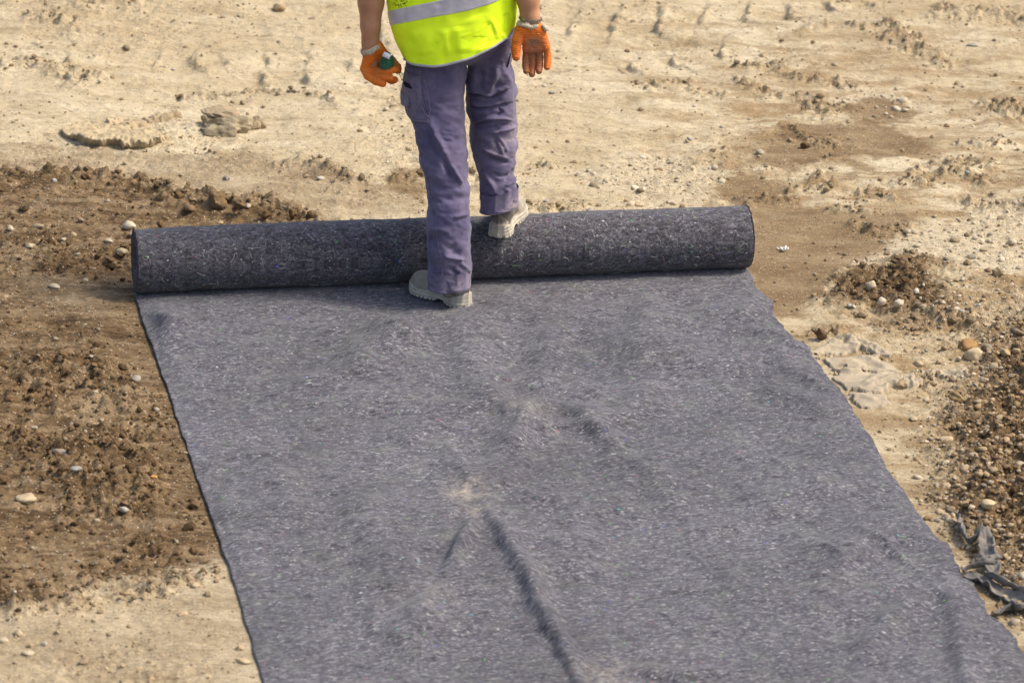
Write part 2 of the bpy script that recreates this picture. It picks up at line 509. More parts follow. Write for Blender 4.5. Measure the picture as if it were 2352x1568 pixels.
EDGE_L = [(310, 676), (322, 725), (346, 790), (366, 846), (387, 903), (411, 976), (446, 1080), (478, 1172), (508, 1255), (544, 1361), (600, 1554), (668, 1760), (760, 2040), (850, 2300)]
EDGE_R = [(1719, 618), (1734, 660), (1764, 688), (1775, 700), (1776, 726), (1797, 749), (1823, 782), (1855, 798), (1869, 825), (1902, 871), (1929, 897), (1945, 920), (1968, 963), (2001, 1006), (2019, 1042),
          (2042, 1088), (2073, 1126), (2110, 1184), (2155, 1245), (2181, 1255), (2189, 1282), (2212, 1330), (2235, 1340), (2250, 1375), (2277, 1419), (2304, 1436), (2332, 1470), (2352, 1510), (2440, 1640), (2560, 1820), (2720, 2040), (2900, 2300)]
PL, PR = GP(EDGE_L), GP(EDGE_R)
SHEET = np.r_[PL, PR[::-1]]

Z_SOIL = GP([(-700, 385), (0, 398), (120, 405), (250, 418), (340, 425), (420, 440), (480, 470), (560, 480), (640, 492), (740, 505), (765, 535), (430, 600), (450, 690), (500, 800), (600, 1100), (648, 1282), (470, 1278), (400, 1300), (330, 1330), (200, 1350), (120, 1385), (0, 1395), (-700, 1440)])
Z_TAN = GP([(-700, 330), (0, 335), (200, 345), (500, 350), (700, 380), (860, 420), (960, 470), (940, 505), (760, 505), (560, 480), (420, 440), (250, 415), (0, 395), (-700, 385)])
Z_TAN2 = GP([(-700, 1400), (0, 1395), (200, 1350), (400, 1300), (640, 1280), (700, 1750), (-700, 1750)])
Z_TAN3 = GP([(-900, -120), (520, -120), (420, 120), (250, 260), (0, 300), (-900, 300)])
Z_SMOOTH = [GP(p) for p in ([(60, 590), (200, 640), (330, 700), (300, 740), (140, 720), (0, 690), (0, 600)],
                            [(150, 930), (330, 850), (370, 870), (200, 1010), (90, 1010)],
                            [(150, 1240), (420, 1160), (470, 1170), (300, 1230), (180, 1290), (60, 1290)])]
Z_WET = [GP(p) for p in ([(1690, 480), (1760, 468), (1900, 468), (1925, 490), (2010, 497), (2110, 525), (2070, 548), (2020, 575), (1965, 600), (1930, 640), (1850, 700), (1790, 735), (1700, 640)],
                         [(1740, 340), (1790, 295), (1870, 280), (1980, 272), (2070, 285), (2130, 320), (2130, 350), (2040, 372), (1990, 348), (1930, 372), (1830, 378), (1760, 372)],
                         [(1640, 405), (1700, 385), (1750, 405), (1790, 440), (1850, 470), (1800, 482), (1700, 480), (1660, 470)],
                         [(1900, 245), (2010, 225), (2120, 250), (2080, 270), (1960, 275)],
                         [(1930, 385), (1990, 375), (2010, 390), (1960, 402)], [(880, 395), (960, 390), (1010, 430), (980, 470), (900, 440)],
                         [(2070, 425), (2120, 420), (2130, 440), (2080, 445)])]
Z_MOUND = GP([(1890, 690), (1925, 655), (1960, 625), (2010, 608), (2080, 603), (2140, 620), (2160, 650), (2175, 690), (2230, 720), (2170, 745), (2080, 728), (1990, 710)])
Z_BROWNR = GP([(1960, 690), (2100, 690), (2200, 680), (2330, 650), (2700, 600), (2700, 830), (2330, 830), (2230, 790), (2150, 770), (2050, 760), (1980, 730)])
Z_BANK = GP([(2700, 690), (2340, 740), (2270, 790), (2215, 850), (2205, 930), (2160, 1050), (2150, 1110), (2180, 1190), (2230, 1230), (2285, 1300), (2352, 1395), (2760, 1750), (3300, 1750), (3300, 690)])
Z_PALE = [GP(p) for p in ([(1320, 405), (1390, 350), (1530, 340), (1620, 365), (1665, 400), (1640, 455), (1560, 480), (1470, 475), (1410, 435)],
                          [(1990, 600), (2070, 545), (2150, 520), (2250, 480), (2400, 440), (2900, 430), (2900, 640), (2350, 645), (2180, 630), (2120, 605)],
                          [(1890, 230), (1990, 215), (2130, 230), (2150, 255), (2090, 262), (1950, 250)])]
Z_DARKTOP = GP([(1860, -60), (2600, -60), (2600, 4), (2100, 2), (1950, 6)])

# crumbly ridges: outline in the photograph, half width in metres, height in metres
RIDGES = [([(-60, 405), (120, 412), (290, 425), (420, 448), (500, 478), (600, 492), (745, 512)], 0.075, 0.040),
          ([(1000, 410), (1040, 400), (1090, 408)], 0.05, 0.012), ([(930, 408), (970, 402), (985, 412)], 0.04, 0.02),
          ([(1700, 152), (1760, 150), (1800, 165)], 0.04, 0.022), ([(1800, 168), (1900, 190), (1970, 195)], 0.04, 0.014),
          ([(-40, 165), (60, 150), (130, 165), (180, 185)], 0.06, 0.028), ([(180, 0), (240, 12), (280, 5)], 0.05, 0.02),
          ([(90, 35), (130, 60), (160, 75)], 0.04, 0.02),
          ([(1760, 215), (1820, 225), (1880, 226)], 0.04, 0.02), ([(1680, 190), (1760, 205), (1800, 220)], 0.03, 0.012),
          ([(1860, 245), (1950, 245)], 0.05, 0.02), ([(1790, 295), (1830, 310)], 0.04, 0.018), ([(1850, 320), (1900, 335), (1930, 325)], 0.04, 0.020),
          ([(1860, 400), (1900, 412), (1920, 420)], 0.035, 0.02), ([(1820, 440), (1870, 428), (1900, 432)], 0.04, 0.018),
          ([(1970, 440), (2020, 452), (2060, 470)], 0.03, 0.018), ([(1930, 478), (1990, 492)], 0.03, 0.012),
          ([(1720, 462), (1770, 455), (1810, 460)], 0.04, 0.016), ([(1850, 408), (1890, 398)], 0.03, 0.012),
          ([(1960, 530), (2010, 545), (2080, 540)], 0.03, 0.012), ([(2060, 425), (2150, 415), (2230, 400)], 0.035, 0.016),
          ([(2260, 480), (2320, 485), (2352, 480)], 0.06, 0.03), ([(2190, 370), (2260, 375)], 0.05, 0.02), ([(2290, 240), (2352, 270)], 0.05, 0.025),
          ([(2180, 35), (2220, 40), (2300, 45), (2380, 60)], 0.06, 0.025), ([(1860, 70), (1960, 66), (2060, 72)], 0.03, 0.012),
          ([(2030, 60), (2080, 120), (2160, 150)], 0.05, 0.018), ([(2230, 330), (2300, 335)], 0.03, 0.016), ([(2100, 395), (2200, 380)], 0.03, 0.01),
          ([(630, 375), (700, 378), (760, 400), (820, 420)], 0.03, 0.010), ([(400, 215), (560, 205), (700, 225), (740, 232)], 0.03, 0.008),
          ([(1200, 495), (1260, 488), (1330, 480)], 0.05, 0.015), ([(1230, 380), (1290, 370)], 0.03, 0.008),
          ([(1470, 205), (1560, 195), (1640, 215)], 0.03, 0.007), ([(2100, 880), (2130, 870), (2150, 860)], 0.04, 0.012),
          ([(1850, 788), (1880, 770), (1905, 780), (1930, 775)], 0.035, 0.028),
          ([(0, 1010), (90, 1030), (200, 1080), (280, 1150)], 0.13, 0.055), ([(-20, 1365), (60, 1385), (140, 1370)], 0.09, 0.045),
          ([(200, 1000), (330, 1050), (390, 1070)], 0.06, 0.02), ([(100, 840), (200, 870), (330, 960)], 0.07, 0.016), ([(310, 1350), (420, 1330), (480, 1310)], 0.05, 0.012),
          ([(0, 905), (80, 900), (120, 940)], 0.07, 0.02), ([(330, 1130), (440, 1180)], 0.05, 0.015),
          ([(2150, 745), (2230, 760), (2320, 760)], 0.08, 0.025), ([(2010, 705), (2090, 700), (2160, 712)], 0.05, 0.018)]
# step-like tyre lug prints left in the damp clay
LUGS = [[(880, 60), (872, 85), (890, 100)], [(960, 20), (948, 45)], [(450, 120), (440, 145), (458, 158)], [(360, 130), (352, 150)], [(1560, 120), (1545, 140), (1570, 152)], [(1660, 100), (1648, 122), (1668, 134)], [(1460, 130), (1448, 150), (1465, 164)], [(1323, 30), (1312, 55), (1300, 83)], [(1424, 16), (1408, 45), (1402, 76)], [(1527, 5), (1508, 40), (1506, 60), (1535, 80)], [(1626, 10), (1608, 40), (1606, 56)],
        [(1724, 5), (1706, 38), (1720, 48), (1756, 55)], [(1816, 8), (1809, 32), (1852, 46)], [(1883, 2), (1930, 28)], [(1980, 5), (2010, 20)],
        [(1240, 10), (1228, 40), (1235, 60)],
        [(590, 128), (610, 132), (615, 142)], [(606, 160), (598, 183), (615, 196)], [(698, 116), (716, 122), (720, 136), (708, 145)], [(697, 165), (712, 188), (752, 188)], [(802, 140), (798, 158), (815, 165)], [(510, 140), (520, 150)]]
RIDGES = [(GP(p), w_, h_) for p, w_, h_ in RIDGES]
LUGS = [GP(p) for p in LUGS]

def near(x, y, pts, pad):
    return (x > pts[:, 0].min() - pad) & (x < pts[:, 0].max() + pad) & (y > pts[:, 1].min() - pad) & (y < pts[:, 1].max() + pad)
def zone(x, y, pts, soft):
    """1 inside the outline, 0 outside, feathered over soft metres"""
    r = np.zeros(x.shape); mk = near(x, y, pts, soft * 1.2)
    if mk.any(): r[mk] = sstep(soft, -soft, poly_sd(x[mk], y[mk], pts))
    return r
def ground(x, y):
    """height and soil kinds at any place"""
    x = np.asarray(x, float); y = np.asarray(y, float)
    wx = x + 0.06 * fbm2(x * 5, y * 5, 4, 11); wy = y + 0.09 * fbm2(x * 4, y * 4, 4, 12)
    soil = zone(wx, wy, Z_SOIL, 0.15)
    mound = zone(wx, wy, Z_MOUND, 0.14); bank = zone(wx, wy, Z_BANK, 0.17); brr = zone(wx, wy, Z_BROWNR, 0.12)
    wet = np.zeros_like(x)
    for p in Z_WET: wet = np.maximum(wet, zone(wx, wy, p, 0.06))
    pale = np.zeros_like(x)
    for p in Z_PALE: pale = np.maximum(pale, zone(wx, wy, p, 0.10))
    tan = np.maximum.reduce([zone(wx, wy, Z_TAN, 0.08), 0.62 * zone(wx, wy, Z_TAN2, 0.25), 0.22 * zone(wx, wy, Z_TAN3, 0.6)])
    smo = np.zeros_like(x)
    for p in Z_SMOOTH: smo = np.maximum(smo, 0.7 * zone(wx, wy, p, 0.12))
    smo = smo * soil
    patch = sstep(0.05, 0.5, fbm2(x * 2.3, y * 1.6, 4, 41))
    ridge = np.zeros_like(x); rh = np.zeros_like(x)
    for p, w_, h_ in RIDGES:
        mk = near(x, y, p, w_ * 3)
        if mk.any():
            d, s, _ = line_d(wx[mk] , wy[mk], p)
            g = np.exp(-(d / w_) ** 2)
            ridge[mk] = np.maximum(ridge[mk], g); rh[mk] = np.maximum(rh[mk], g * h_)
    lug = np.zeros_like(x)
    for p in LUGS:
        mk = near(x, y, p, 0.35)
        if mk.any():
            d, s, sg = line_d(x[mk] + 0.02 * fbm2(x[mk] * 9, y[mk] * 9, 2, 77), y[mk], p)
            e = np.sin(np.clip(s, 0.02, 0.98) * math.pi) ** 0.5
            sd_ = d * sg; lug[mk] += e * (-0.019 * sstep(0.008, -0.014, sd_) * np.exp(-d / 0.16) + 0.012 * np.exp(-((sd_ - 0.012) / 0.02) ** 2) * (0.5 + fbm2(x[mk] * 30, y[mk] * 30, 2, 5)))
    loose = np.clip(np.maximum.reduce([soil * (1 - 0.75 * smo) * (0.22 + 0.45 * patch), mound, 1.0 * bank, 0.65 * brr * (0.4 + 0.6 * patch), ridge * 0.9]), 0, 1)
    rough = np.clip(fbm2(x * 1.5 + 8, y * 1.1, 3, 51) + 0.15, 0, 1)
    h = 0.016 * fbm2(x * 0.8, y * 0.8, 3, 1)
    h += 0.0105 * fbm2(x * 3.4, y * 4.6, 4, 2) * (1 - 0.6 * wet)
    fl = fbm2(x * 11, y * 17, 4, 3, 0.55)
    h += 0.0062 * (fl + 0.8 * np.abs(fl)) * (0.35 + rough) * (1 - 0.75 * wet) * (1 - 0.5 * smo)
    tr = fbm2(x * 3.2 + 5, y * 5.0, 5, 91, 0.55) * 4.0                     # flaked crust: little broken steps
    h += 0.0075 * (sstep(0.40, 0.60, tr - np.floor(tr)) - (tr - np.floor(tr))) * sstep(0.15, 0.7, rough + 0.3 * tan) * (1 - 0.7 * wet) * (1 - soil)
    cr = fbm2(x * 24, y * 24, 4, 4, 0.62)
    h += 0.0026 * cr * (1 - 0.5 * wet)
    rut = fbm2(x * 0.9 + 0.25 * y, y * 7.0 - 0.8 * x, 3, 95)
    h += 0.006 * rut * sstep(0.25, 0.6, y) * (1 - soil)
    h += loose * 0.020 * (cr + 0.55 * np.abs(fbm2(x * 13, y * 13, 3, 6)) * 1.6)
    h += pale * 0.004 * np.abs(fbm2(x * 40, y * 40, 2, 7))
    h += 0.52 * rh * (0.75 + 0.5 * fbm2(x * 16, y * 16, 3, 8)) + lug
    h += mound * 0.018 * (0.8 + 0.4 * fbm2(x * 6, y * 6, 3, 9))
    if True:
        db = np.zeros_like(x); mk = near(x, y, Z_BANK, 0.4)
        if mk.any(): db[mk] = sstep(0.08, -0.9, poly_sd(x[mk], y[mk], Z_BANK))
        h += 0.09 * db
    # trodden flat under the cloth and the roll
    u = (x - RA[0]) * AX[0] + (y - RA[1]) * AX[1]; v = (x - RA[0]) * SH[0] + (y - RA[1]) * SH[1]
    ds = np.full(x.shape, 1.0); mk = near(x, y, SHEET, 0.3)
    if mk.any(): ds[mk] = poly_sd(x[mk], y[mk], SHEET)
    dr = np.maximum(np.maximum(-u, u - RLEN), np.abs(v) - 0.07)
    dd = np.minimum(ds, dr)
    k = sstep(0.0, 0.16, dd)
    h = (h + 0.002) * k - 0.005 * (1 - sstep(-0.04, 0.0, dd)) - 0.001
    return h, dict(soil=np.clip(np.maximum.reduce([soil, mound, bank, brr * (0.35 + 0.65 * patch), 0.75 * ridge * (soil + 0.45)]), 0, 1) * (1 - 0.35 * smo),
                   wet=wet, pale=pale * (1 - bank), tan=np.maximum(tan, 0.55 * smo), loose=loose, bank=bank, mound=mound, ridge=ridge, sheet=dd, brr=brr, patch=patch, soil0=soil, warm=sstep(0.2, 0.9, x) * sstep(3.9, 2.2, y))
def gh(x, y):
    return ground(np.array([x], float), np.array([y], float))[0][0]
def on_ground(xd, yd):
    p = G(xd, yd)
    for _ in range(3): p = G(xd, yd, gh(p[0], p[1]))
    return p

def graded(lo, hi, step, far, g=1.35):
    a = list(np.arange(lo, hi + step * 0.5, step)); s = step; up, dn = a[-1], a[0]; r, l = [], []
    while up < far:
        s *= g; up += s; r.append(up); dn -= s; l.append(dn)
    return np.array(l[::-1] + a + r)
gx = graded(-3.1, 3.1, 0.0058, 600); gy = graded(-3.25, 4.1, 0.0085, 900)
X, Y = np.meshgrid(gx, gy)
gH, gA = ground(X.ravel(), Y.ravel())
GV = np.c_[X.ravel(), Y.ravel(), gH]
me = make_mesh('ground', GV, grid_faces(len(gx), len(gy)), True, {k: gA[k] for k in ('soil', 'wet', 'pale', 'tan', 'warm')})
tag(link('ground', me, mat_ground()), 'bare clay and soil ground of the building site', None, None, 'structure')
del GV, X, Y

# ------------------------------------------------------------------ stones and crumbs
def ico(sub):
    t = (1 + 5 ** 0.5) / 2
    V = np.array([(-1, t, 0), (1, t, 0), (-1, -t, 0), (1, -t, 0), (0, -1, t), (0, 1, t), (0, -1, -t), (0, 1, -t), (t, 0, -1), (t, 0, 1), (-t, 0, -1), (-t, 0, 1)], float)
    F = [(0, 11, 5), (0, 5, 1), (0, 1, 7), (0, 7, 10), (0, 10, 11), (1, 5, 9), (5, 11, 4), (11, 10, 2), (10, 7, 6), (7, 1, 8), (3, 9, 4), (3, 4, 2), (3, 2, 6), (3, 6, 8), (3, 8, 9), (4, 9, 5), (2, 4, 11), (6, 2, 10), (8, 6, 7), (9, 8, 1)]
    V /= np.linalg.norm(V, axis=1, keepdims=True)
    V = [tuple(v) for v in V]
    for _ in range(sub):
        cache = {}; F2 = []
        def mid(a, b):
            k = (min(a, b), max(a, b))
            if k not in cache:
                p = np.array(V[a]) + np.array(V[b]); p /= np.linalg.norm(p); V.append(tuple(p)); cache[k] = len(V) - 1
            return cache[k]
        for a, b, c in F:
            ab, bc, ca = mid(a, b), mid(b, c), mid(c, a)
            F2 += [(a, ab, ca), (b, bc, ab), (c, ca, bc), (ab, bc, ca)]
        F = F2
    return np.array(V), np.array(F)
rng = np.random.default_rng(7)
I0, I1, I2 = ico(0), ico(1), ico(2)
I3 = ico(3)
def rock(base, seed, rugged, freq=1.3):
    V = base[0]
    d = 1 + rugged * fbm3(V * freq + seed * 3.7, 3, seed) 
    V = V * d[:, None]
    for k in range(4):                                # a few chipped flats
        r_ = np.random.default_rng(seed * 13 + k); n = r_.normal(size=3); n /= np.linalg.norm(n)
        s = V @ n; lim = 0.60 + 0.3 * r_.random() if rugged > 0.2 else 0.74 + 0.16 * r_.random()
        V = V - np.maximum(s - lim, 0)[:, None] * n * 0.85
    return V
PEB0 = [rock(I0, s, 0.16) for s in range(1, 9)]
PEB1 = [rock(I1, s, 0.26) for s in range(11, 21)]
CLOD0 = [rock(I0, s, 0.42) for s in range(21, 31)]
CLOD1 = [rock(I1, s, 0.42, 1.9) for s in range(31, 43)]
MAT_STONE = mat_tint('pebble_stone', 0.6, 90, 0.88, 0.2, 0.45)
MAT_CLOD = mat_tint('crumbled_soil', 0.8, 110, 0.97, 0.1, 0.5)

def rotz(a): c, s = math.cos(a), math.sin(a); return np.array([[c, -s, 0], [s, c, 0], [0, 0, 1.0]])
def scatter(name, protos, F, pos, size, tints, mat, label, flat=(0.55, 0.85), smooth=False, sink=0.25):
    n = len(pos); m_ = len(protos[0])
    V = np.empty((n, m_, 3)); k = rng.integers(0, len(protos), n); an = rng.random(n) * 6.283
    PR_ = np.stack(protos)[k]
    sx = size * (0.75 + 0.5 * rng.random(n)); sy = size * (0.75 + 0.5 * rng.random(n)); sz = size * (flat[0] + (flat[1] - flat[0]) * rng.random(n))
    q = PR_ * np.stack([sx, sy, sz], -1)[:, None]
    tl = rng.normal(size=n) * 0.3
    q = np.stack([q[..., 0] * np.cos(tl)[:, None] - q[..., 2] * np.sin(tl)[:, None], q[..., 1], q[..., 0] * np.sin(tl)[:, None] + q[..., 2] * np.cos(tl)[:, None]], -1)
    V[..., 0] = q[..., 0] * np.cos(an)[:, None] - q[..., 1] * np.sin(an)[:, None] + pos[:, 0:1]
    V[..., 1] = q[..., 0] * np.sin(an)[:, None] + q[..., 1] * np.cos(an)[:, None] + pos[:, 1:2]
    V[..., 2] = q[..., 2] + pos[:, 2:3] + (sz * (1 - 2 * sink))[:, None] * 0.8
    FF = (F[None] + (np.arange(n) * m_)[:, None, None]).reshape(-1, 3)
    me = make_mesh(name, V.reshape(-1, 3), FF, smooth, None, {'tint': np.repeat(tints, m_, 0)})
    return tag(link(name, me, mat), label, name.replace('_', ' '), None, 'stuff')
def sample(n, seed, box=(-1000, 3350, -160, 1950)):
    r_ = np.random.default_rng(seed)
    xd = box[0] + (box[1] - box[0]) * r_.random(n); yd = box[2] + (box[3] - box[2]) * r_.random(n)
    d = FW[None] + ((xd - IW / 2) / FPX)[:, None] * RT - ((yd - IH / 2) / FPX)[:, None] * UP
    p = CAM + d * (-CAM[2] / d[:, 2])[:, None]
    h, a = ground(p[:, 0], p[:, 1])
    keep = a['sheet'] > 0.012
    p[:, 2] = h
    return p[keep], {k: v[keep] for k, v in a.items()}, r_
def soilcol(a, r_):
    s = a['soil'][:, None]; t = r_.random((len(s), 1))
    c = (1 - s) * (np.array([0.40, 0.30, 0.18]) * (0.65 + 0.6 * t)) + s * (np.array([0.135, 0.084, 0.041]) * (0.45 + 1.2 * t))
    return c * (1 - 0.25 * a['wet'][:, None])
STONE_COLS = np.array([(0.58, 0.50, 0.37), (0.50, 0.41, 0.28), (0.44, 0.36, 0.25), (0.38, 0.35, 0.30), (0.54, 0.45, 0.31), (0.40, 0.29, 0.17), (0.60, 0.54, 0.43), (0.33, 0.26, 0.18)])

# loose crumbs of soil
p, a, r_ = sample(122000, 101)
den = np.clip(0.10 + 0.26 * a['patch'] * (1 - a['wet']) + 0.8 * a['loose'] + 0.25 * a['ridge'], 0, 1)
kp = r_.random(len(p)) < den
p = p[kp]; a = {k: v[kp] for k, v in a.items()}
sz = 0.0030 * np.exp(0.55 * r_.normal(size=len(p))) * (1 + 0.5 * a['loose'])
scatter('soil_crumbs', CLOD0, I0[1], p, np.clip(sz, 0.0015, 0.012), soilcol(a, r_), MAT_CLOD, 'loose crumbs of earth strewn over the bare ground')
# clods, coarser, where the earth was turned over
p, a, r_ = sample(30000, 102)
den = np.clip(0.014 * a['patch'] + 0.004 + 0.22 * a['soil0'] * a['loose'] + 0.6 * a['mound'] + 0.30 * a['ridge'] * (0.4 + a['soil0']) + 0.2 * a['brr'] + 0.25 * a['bank'], 0, 1)
kp = r_.random(len(p)) < den * 0.8
p = p[kp]; a = {k: v[kp] for k, v in a.items()}
sz = 0.0075 * np.exp(0.42 * r_.normal(size=len(p)))
scatter('soil_clods', CLOD1, I1[1], p, np.clip(sz, 0.004, 0.022), soilcol(a, r_), MAT_CLOD, 'broken clods of earth on the turned-over soil', (0.6, 0.95))
# fine gravel
p, a, r_ = sample(82000, 103)
p2, a2, _ = sample(52000, 104, (2100, 3350, 640, 1800))
p = np.r_[p, p2]; a = {k: np.r_[a[k], a2[k]] for k in a}
den = np.clip(0.03 + 0.95 * a['pale'] + 0.55 * a['bank'] + 0.22 * a['brr'] + 0.10 * a['mound'] + 0.05 * a['soil0'], 0, 1) * np.where(a['bank'] > 0.4, 1, 0.75)
kp = r_.random(len(p)) < den
p = p[kp]; a = {k: v[kp] for k, v in a.items()}
sz = 0.0036 * np.exp(0.56 * r_.normal(size=len(p))) * (1 + 0.15 * a['bank'])
tc = STONE_COLS[r_.integers(0, 8, len(p))] * (0.75 + 0.4 * r_.random((len(p), 1)))
tc = tc * (1 - a['pale'][:, None]) + a['pale'][:, None] * np.array([0.60, 0.505, 0.36]) * (0.7 + 0.4 * r_.random((len(p), 1)))
tc = tc * (1 - a['bank'][:, None] * np.array([0.24, 0.36, 0.50])) * (1 - 0.25 * a['soil0'][:, None])
big = sz > 0.0065
scatter('fine_gravel', PEB0, I0[1], p[~big], np.clip(sz[~big], 0.002, 0.01), tc[~big], MAT_STONE, 'fine gravel mixed into the ground', (0.5, 0.8), True)
scatter('coarse_gravel', PEB1, I1[1], p[big], np.clip(sz[big], 0.004, 0.014), tc[big], MAT_STONE, 'coarse gravel pressed into the ground', (0.5, 0.8), True)

def stone(xd, yd, wpx, label, group=None, hr=0.62, asp=0.8, ang=None, colr=(0.6, 0.52, 0.38), seed=None, rug=0.22, name='stone', cat='stone', base=None, mat=None, sink=0.30):
    seed = seed if seed is not None else int(xd * 7 + yd)
    p = on_ground(xd, yd); s = wpx / 717.0 / 2
    r_ = np.random.default_rng(seed)
    V = rock(base or I2, seed % 97 + 50, rug, 1.1 if rug < 0.25 else 1.7)
    V = V * np.array([1, asp, hr]) * s
    V = V @ rotz(ang if ang is not None else (r_.random() - 0.5) * 1.6).T
    me = make_mesh(name, V, (base or I2)[1], True, None, {'tint': np.repeat(np.array([colr]) * np.array([0.88, 0.85, 0.80]), len(V), 0)})
    o = link(name, me, mat or MAT_STONE, None, (p[0], p[1], p[2] + s * hr * (1 - 2 * sink)))
    return tag(o, label, cat, group)
PALE, CREAM, GREY, TANC, BRN = (0.56, 0.48, 0.35), (0.54, 0.44, 0.29), (0.38, 0.36, 0.33), (0.48, 0.37, 0.22), (0.30, 0.20, 0.10)
S = stone
S(297, 522, 33, 'smooth white egg-shaped stone just behind the left end of the roll', colr=(0.64, 0.57, 0.44), ang=-0.1)
S(24, 527, 19, 'small pale stone by the left picture edge level with the roll', colr=PALE)
S(69, 567, 24, 'blocky pale stone in the brown soil left of the roll, near the picture edge', colr=PALE, rug=0.3)
S(145, 551, 16, 'small pale pebble with a brown stone at its right, left of the roll', colr=PALE)
S(168, 541, 19, 'rounded brown stone beside a pale pebble, left of the roll', colr=TANC)
S(250, 557, 22, 'chipped white stone a hand left of the roll end', colr=PALE, rug=0.32)
S(281, 579, 26, 'flat-sided cream stone touching the left end of the roll', colr=CREAM, rug=0.3)
S(125, 659, 33, 'flat pale stone half sunk in soil, left of the roll base', colr=PALE, hr=0.3, asp=0.6)
S(87, 520, 30, 'flat grey-brown stone lying between the leftmost pale stones', colr=(0.36, 0.29, 0.2), hr=0.3, asp=0.6)
S(507, 514, 17, 'small brown stone peeking over the roll near its left third', colr=TANC)
S(595, 519, 13, 'tiny white stone at the top edge of the roll', colr=PALE)
S(60, 1150, 46, 'large pale angular stone in dark soil near the left picture edge', colr=CREAM, hr=0.5, rug=0.3, ang=0.4)
S(141, 1041, 42, 'flat grey slab of stone in the dark soil left of the cloth', colr=(0.36, 0.31, 0.25), hr=0.28, asp=0.6, ang=-0.5, rug=0.25)
S(175, 1078, 24, 'oval grey pebble in the dark soil left of the cloth', colr=GREY, hr=0.4)
S(353, 1097, 15, 'orange pebble near the left edge of the cloth', colr=(0.6, 0.33, 0.1))
S(449, 1346, 18, 'round pale pebble on beige clay beside the left cloth edge', colr=CREAM)
S(426, 1041, 11, 'small cream pebble close to the left cloth edge, above the clods', colr=CREAM)
S(559, 1520, 36, 'flat sandy stone by the lower left edge of the cloth', colr=(0.56, 0.45, 0.28), hr=0.25, asp=0.6)
S(43, 1457, 21, 'sandy stone in the lower left corner', colr=CREAM)
S(64, 1501, 24, 'white flat stone in the lower left corner', colr=PALE, hr=0.4)
S(7, 1472, 20, 'pale stone cut by the left picture edge near the bottom', colr=PALE)
S(2000, 665, 27, 'tall upright pale stone at the foot of the dark soil heap', colr=PALE, hr=1.25, asp=0.7, rug=0.2, ang=0.1)
S(2025, 696, 23, 'round white stone below the dark soil heap, left of a twin', colr=(0.62, 0.54, 0.41), hr=0.85)
S(2063, 700, 26, 'round white stone below the dark soil heap, right of its twin', colr=(0.60, 0.53, 0.41), hr=0.8)
S(2236, 822, 44, 'big smooth cream stone leaning on a brown one at right', colr=(0.64, 0.52, 0.34), hr=0.85, ang=-0.5)
S(2221, 800, 46, 'big rusty brown stone behind the cream one at right', colr=(0.38, 0.23, 0.10), hr=0.7)
S(2268, 801, 25, 'grey-brown stone right of the big brown one', colr=(0.34, 0.29, 0.22))
S(2309, 814, 23, 'round tan stone near the right picture edge', colr=TANC, hr=0.8)
S(2110, 838, 22, 'cream stone on the dusty buried cloth', colr=CREAM)
S(2197, 917, 37, 'angular brown stone at the left foot of the gravel bank', colr=(0.36, 0.25, 0.13), rug=0.3)
S(2098, 964, 19, 'oval cream pebble alone on the clay right of the cloth', colr=CREAM, hr=0.45)
S(2172, 1014, 31, 'rounded cream stone at the edge of the gravel bank', colr=(0.6, 0.48, 0.3))
S(2260, 878, 26, 'pale stone on the upper slope of the gravel bank', colr=PALE, hr=0.8)
S(2159, 697, 31, 'flat grey-white stone right of the dark soil heap', colr=(0.52, 0.47, 0.39), hr=0.35, asp=0.6)
S(2189, 709, 29, 'flat pale stone farther right of the dark soil heap', colr=PALE, hr=0.3, asp=0.6)
S(2269, 1161, 30, 'cream stone standing out on the lower gravel bank', colr=(0.64, 0.52, 0.33), hr=0.75)
S(2160, 1178, 22, 'pale stone at the lower left foot of the gravel bank', colr=CREAM)
S(2345, 1069, 26, 'pale stone on the gravel bank at the right picture edge', colr=PALE)
S(2306, 1376, 20, 'pale pebble lying among the dark cloth strips', colr=CREAM, hr=0.7)
S(2131, 1192, 19, 'brown stone touching the right cloth edge', colr=BRN)
S(1472, 252, 17, 'small tan stone behind the roll, right of the right hand', colr=(0.55, 0.43, 0.27), hr=0.8)
S(1597, 205, 18, 'pale stone alone on smooth clay right of centre', colr=CREAM)
S(2052, 96, 25, 'tan stone high up on the clay at right', colr=(0.5, 0.4, 0.27))
S(2233, 106, 32, 'flat grey stone in the upper right corner', colr=GREY, hr=0.35, asp=0.55)
S(1387, 383, 18, 'pale stone at the left end of the whitish gravel patch', colr=PALE)
S(1469, 471, 27, 'pale flat stone just behind the roll, right of the worker', colr=CREAM, hr=0.4)
S(1356, 486, 23, 'grey pebble peeking over the roll right of the shoe', colr=GREY)
S(1268, 214, 19, 'grey stone right of the hanging right glove', colr=GREY, hr=0.5)
S(2221, 397, 15, 'blue-grey pebble on the gravelly clay far right', colr=(0.33, 0.34, 0.34))
S(2008, 269, 13, 'dark round pebble at the edge of the wet patch', colr=(0.2, 0.17, 0.13))
S(1918, 151, 19, 'pale stone among crumbs in the upper right', colr=CREAM)
S(2175, 290, 17, 'reddish tan stone right of the wet patch', colr=(0.46, 0.31, 0.18))
S(640, 24, 36, 'lone brown clod stone at the top left of the worker', colr=(0.40, 0.29, 0.17), hr=0.8, rug=0.35)
S(690, 162, 20, 'grey pebble by the tyre prints left of the worker', colr=GREY, hr=0.5) if False else None
S(397, 160, 17, 'oval grey pebble on bare clay in the upper left', colr=(0.48, 0.44, 0.38), hr=0.4)
S(426, 109, 14, 'small brown stone on pale clay in the upper left', colr=(0.3, 0.22, 0.13), hr=0.5)
S(520, 412, 22, 'grey stone shard on the streaked clay strip left of the leg', colr=(0.34, 0.30, 0.26), rug=0.35)
